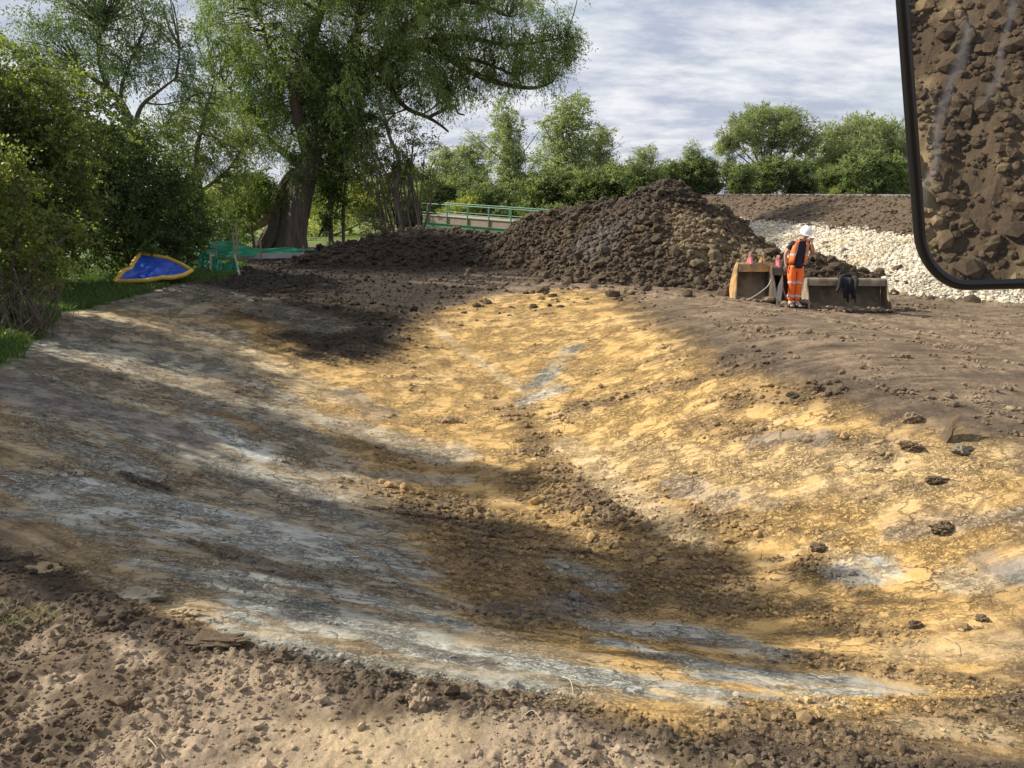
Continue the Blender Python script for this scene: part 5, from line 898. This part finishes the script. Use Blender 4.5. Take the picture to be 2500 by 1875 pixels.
    # hair and hard hat
    V, Fc = ICO[3]; k = V * np.array([.094, .10, .098]); keep = ~((V[:, 1] < -.15) & (V[:, 2] < .45)); Fh = Fc[keep[Fc].all(1)]; Hh = np_mesh('hair', k + np.array(hc) + [0, .012, .035], Fh, None, True); link('hair', Hh, HAIR, per)
    R_ = Matrix.Rotation(R(22), 3, 'X'); V = []; n = 28; prof = [(.142, -.012), (.141, .004), (.136, .03), (.127, .065), (.109, .097), (.08, .122), (.045, .136), (.012, .140)]
    for r, z in prof:
        for i in range(n): a = 2 * math.pi * i / n; V.append(Vector((r * .92 * math.cos(a), r * 1.08 * math.sin(a), z + (.006 * max(0, math.cos(a * 1) ** 8) if 0 else 0))))
    Fq = [(j * n + i, j * n + (i + 1) % n, (j + 1) * n + (i + 1) % n, (j + 1) * n + i) for j in range(len(prof) - 1) for i in range(n)] + [tuple(range((len(prof) - 1) * n, len(prof) * n))]
    ho = hc + Vector((.0, .012, .062)); m = MB(); m.add([R_ @ v + ho for v in V], Fq); hat = m.build('hard_hat', HAT, per, True); md = hat.modifiers.new('s', 'SOLIDIFY'); md.thickness = .006
    V = []; a_ = np.linspace(-math.pi * .98, -.02 * math.pi, 18)
    for q in a_: V.append(Vector((.130 * math.cos(q), .150 * math.sin(q), .0))); V.append(Vector((.134 * math.cos(q), (.150 + .045 * math.sin(-q) ** .7) * math.sin(q), -.006)))
    m = MB(); m.add([R_ @ v + ho for v in V], [(2 * i, 2 * i + 1, 2 * i + 3, 2 * i + 2) for i in range(17)]); pk = m.build('peak', HAT, hat, True); md = pk.modifiers.new('s', 'SOLIDIFY'); md.thickness = .005
    MB().tube([R_ @ Vector((0, y, z)) + ho for y, z in ((-.135, .05), (-.08, .118), (0, .145), (.08, .118), (.135, .05))], .011, 8).build('ridge', HAT, hat, True)
person()

# ------------------------------------------------------------------ single clods, slabs, stems
def single(name, label, u, v, r, sub=4, c=DRY, cat='rock', seed=0, flat=1., lift=.3, rotx=0):
    rg = np.random.default_rng(seed + 900); V, Fc = rock_variants(sub, 1, rg, .05); V = [V[0]]; P = V[0] * np.array(r) * (1 + .42 * fbm(V[0][:, 0] * 1.6 + seed, V[0][:, 1] * 1.6 + V[0][:, 2] * 1.3, 1, 2, seed) + .3 * fbm(V[0][:, 0] * 5 + V[0][:, 2] * 2, V[0][:, 1] * 5 + V[0][:, 2] * 3, 1, 2, seed + 50))[:, None]
    if rotx: P = P @ np.array(Matrix.Rotation(rotx, 3, 'Y')).T
    n1 = fbm(P[:, 0] / r[0] * 2, P[:, 2] / r[2] * 2, 1, 3, seed + 1); C = np.asarray(c)[None] * (1 + .4 * n1)[:, None]
    p = gp(u, v); o = link(name, np_mesh(name, P, Fc, C), SOIL, None, (p[0], p[1], p[2] + r[2] * lift * .6)); return tag(o, label, cat)
single('rock', 'large pinkish grey lump at the near bank edge, centre left', 1022, 1718, (.075, .07, .085), c=BEIGE * .75, seed=1)
single('clay_slab', 'overhanging dark curl of clay on the near left bank', 525, 1575, (.20, .08, .045), c=MID * 1.0, seed=2, cat='clay slab', lift=.9)
single('clay_slab', 'upright thin dark slab standing on the right slope', 2312, 1072, (.02, .09, .22), c=MID * .9, seed=3, cat='clay slab', lift=.5, rotx=.3)
single('rock', 'flat bluish grey stone right of the upright slab', 2350, 1100, (.14, .1, .05), c=GBR * .7, seed=4)
single('clay_lump', 'rounded ochre lump left of the upright slab near the crest', 2225, 1026, (.11, .1, .085), c=DRY, seed=5, cat='clay lump')
single('clay_lump', 'dark clod left below the upright slab', 2225, 1095, (.13, .1, .07), c=MID, seed=6, cat='clay lump')
single('clay_lump', 'dark flat clod alone on the smooth ochre slope', 2288, 1175, (.12, .08, .05), c=MID, seed=7, cat='clay lump')
single('clay_lump', 'greyish clod on the ochre slope near the right edge', 2300, 1292, (.11, .09, .06), c=MID, seed=8, cat='clay lump')
single('clay_lump', 'dark clod beside pale patch on the lower right slope', 1998, 1342, (.09, .07, .05), c=MID, seed=9, cat='clay lump')
single('clay_lump', 'round dark clod on the right slope in the lower third', 2235, 1530, (.06, .05, .045), c=MID, seed=10, cat='clay lump')
single('clay_lump', 'round dark clod further right on the lower right slope', 2400, 1515, (.05, .045, .04), c=MID, seed=11, cat='clay lump')
single('clay_slab', 'broken clay slab with pale dried top on the left bank', 340, 1462, (.16, .1, .05), c=GBR, seed=12, cat='clay slab')
single('clay_slab', 'yellowish clay slab on the left bank below the pale topped one', 450, 1500, (.10, .05, .04), c=OCHP * .7, seed=13, cat='clay slab')
single('clay_lump', 'ochre lump at the far left of the near bank', 110, 1395, (.12, .07, .05), c=OCHP * .6, seed=14, cat='clay lump')
single('clay_lump', 'small clod on the dark crest above the ochre slope, left', 1935, 968, (.09, .08, .06), c=DARK * 1.5, seed=15, cat='clay lump')
single('clay_lump', 'small clod on the dark crest above the ochre slope, right', 1998, 955, (.08, .07, .06), c=DARK * 1.5, seed=16, cat='clay lump')
STRAW = simple('dry_straw', (.50, .43, .26), .7)
for i, (A, label) in enumerate([([(352, 1805), (375, 1835), (405, 1866)], 'pale curved straw stem on the near bank at the bottom left'), ([(1372, 1660), (1392, 1680), (1400, 1705)], 'pale hooked straw stem on the clay at the bottom centre'), ([(1800, 1288), (1850, 1292), (1880, 1312)], 'straw stem on the crumbly ochre at centre right'), ([(0, 1252), (120, 1268), (230, 1295)], 'long thin straw on the grey clay at the left edge'), ([(2300, 1560), (2325, 1580), (2335, 1605)], 'curved straw stem on the lower right slope'), ([(1275, 1760), (1300, 1755), (1325, 1770)], 'short straw tuft on the near bank, centre')]):
    P = [gp(*a) + [0, 0, .02 + (.03 if j == 1 else 0)] for j, a in enumerate(A)]; o = MB().tube(smooth_path(P, 5), np.linspace(.0032, .002, 11), 5).build('straw_stem', STRAW, None, True); tag(o, label, 'straw', 'straw stems on the clay')
# small dry grass tufts at the left
X = gp(60, 1515)[0] + rng.normal(0, .18, 260); Y = gp(60, 1515)[1] + rng.normal(0, .10, 260); o = link('grass_tuft', grass('grass_tuft', '', X, Y, .06, rng, ((.10, .12, .06), (.22, .22, .12)), .9, .002), GRASSM); tag(o, 'thin grey green grass tuft on the near bank at the left edge', 'grass tuft', kind='stuff')

# ------------------------------------------------------------------ mirror
def mirror():
    c = at(2500, 222, 1.0); n = Vector((-.30, -.93, -.20)).normalized(); up = Vector((0, 0, 1)); up = (up - n * up.dot(n)).normalized(); rt = up.cross(n).normalized() ; rt = -rt if rt.x < 0 else rt
    ti = R(4.0); r2 = rt * math.cos(ti) + up * math.sin(ti); u2 = -rt * math.sin(ti) + up * math.cos(ti)
    e = empty('wing_mirror', c); tag(e, 'large black rimmed machine mirror reflecting clods, hanging at the top right', 'mirror')
    hw, hh, cr_ = .125, .245, .075; P = []
    for cx, cy, a0 in ((hw - cr_, hh - cr_, 0), (-hw + cr_, hh - cr_, 90), (-hw + cr_, -hh + cr_, 180), (hw - cr_, -hh + cr_, 270)):
        for i in range(13): a = R(a0 + 90 * i / 12); P.append((cx + cr_ * math.cos(a), cy + cr_ * math.sin(a)))
    P = [(x if x > 0 else x * (1 + .27 * y / hh), y) for x, y in P]
    def to3(p, k=1.0, off=0.0): q = r2 * p[0] * k + u2 * p[1] * k + n * off; return Vector(q)
    BLK = simple('black_plastic', (.012, .012, .014), .28, var=.2, scale=12)
    m, t, b = mat_new('mirror_glass'); b.inputs['Metallic'].default_value = 1; b.inputs['Base Color'].default_value = (.66, .66, .66, 1); b.inputs['Roughness'].default_value = .006
    tc_ = N(t, 'ShaderNodeTexCoord'); sp_ = N(t, 'ShaderNodeSeparateXYZ'); t.links.new(tc_.outputs['Object'], sp_.inputs[0])
    nz = N(t, 'ShaderNodeTexNoise'); nz.inputs['Scale'].default_value = 14; nz.inputs['Detail'].default_value = 5; t.links.new(tc_.outputs['Object'], nz.inputs['Vector'])
    tot = None
    for x0, w0, z0, z1 in ((-.035, .004, -.02, .3), (-.078, .006, -.15, .07)):   # dribbles of dried water on the glass
        d = M(t, 'ABSOLUTE', M(t, 'SUBTRACT', M(t, 'ADD', sp_.outputs[0], M(t, 'MULTIPLY', M(t, 'SUBTRACT', nz.outputs[0], .5), .03)), x0)); mr = N(t, 'ShaderNodeMapRange', interpolation_type='SMOOTHSTEP'); t.links.new(d, mr.inputs[0]); mr.inputs[1].default_value = 0; mr.inputs[2].default_value = w0 * 1.6; mr.inputs[3].default_value = .38; mr.inputs[4].default_value = 0
        ma = N(t, 'ShaderNodeMapRange'); t.links.new(sp_.outputs[2], ma.inputs[0]); ma.inputs[1].default_value = z0; ma.inputs[2].default_value = z0 + .02; mb = N(t, 'ShaderNodeMapRange'); t.links.new(sp_.outputs[2], mb.inputs[0]); mb.inputs[1].default_value = z1; mb.inputs[2].default_value = z1 + .02; mb.inputs[3].default_value = 1; mb.inputs[4].default_value = 0
        q = M(t, 'MULTIPLY', mr.outputs[0], M(t, 'MULTIPLY', ma.outputs[0], mb.outputs[0])); tot = q if tot is None else M(t, 'MAXIMUM', tot, q)
    df = N(t, 'ShaderNodeBsdfDiffuse'); df.inputs[0].default_value = (.55, .56, .58, 1); mxs = N(t, 'ShaderNodeMixShader'); t.links.new(M(t, 'ADD', tot, .03), mxs.inputs[0]); t.links.new(b.outputs[0], mxs.inputs[1]); t.links.new(df.outputs[0], mxs.inputs[2]); t.links.new(mxs.outputs[0], t.nodes['Material Output'].inputs[0])
    g_ = MB(); g_.add([to3(p, .985, .002) for p in P], [tuple(range(len(P)))]); g_.build('mirror_glass', m, e)
    ring = [to3(p) for p in P]; v, f = tube_np(np.array([q[:] for q in ring + ring[:3]]), .0075, 12); link('rim', np_mesh('rim', v, f, None, True), BLK, e)
    hs = MB(); rows = []
    for k, off in ((1.0, -.001), (1.0, -.02), (.93, -.04), (.7, -.055), (.3, -.06)): rows.append([to3(p, k, off) for p in P])
    L = len(P); V = [q for r_ in rows for q in r_]; hs.add(V, [(j * L + i, j * L + (i + 1) % L, (j + 1) * L + (i + 1) % L, (j + 1) * L + i) for j in range(4) for i in range(L)] + [tuple(range(4 * L, 5 * L))]); hs.build('housing', BLK, e, True)
    MB().tube(smooth_path([to3((.0, .1), 1, -.055), to3((.06, .22), 1, -.09), to3((.12, .42), 1, -.08), to3((.3, .62), 1, -.0)], 6), .012, 10).build('arm', BLK, e, True)
mirror()
print('verts', sum(len(o.data.vertices) for o in SC.objects if o.type == 'MESH'))
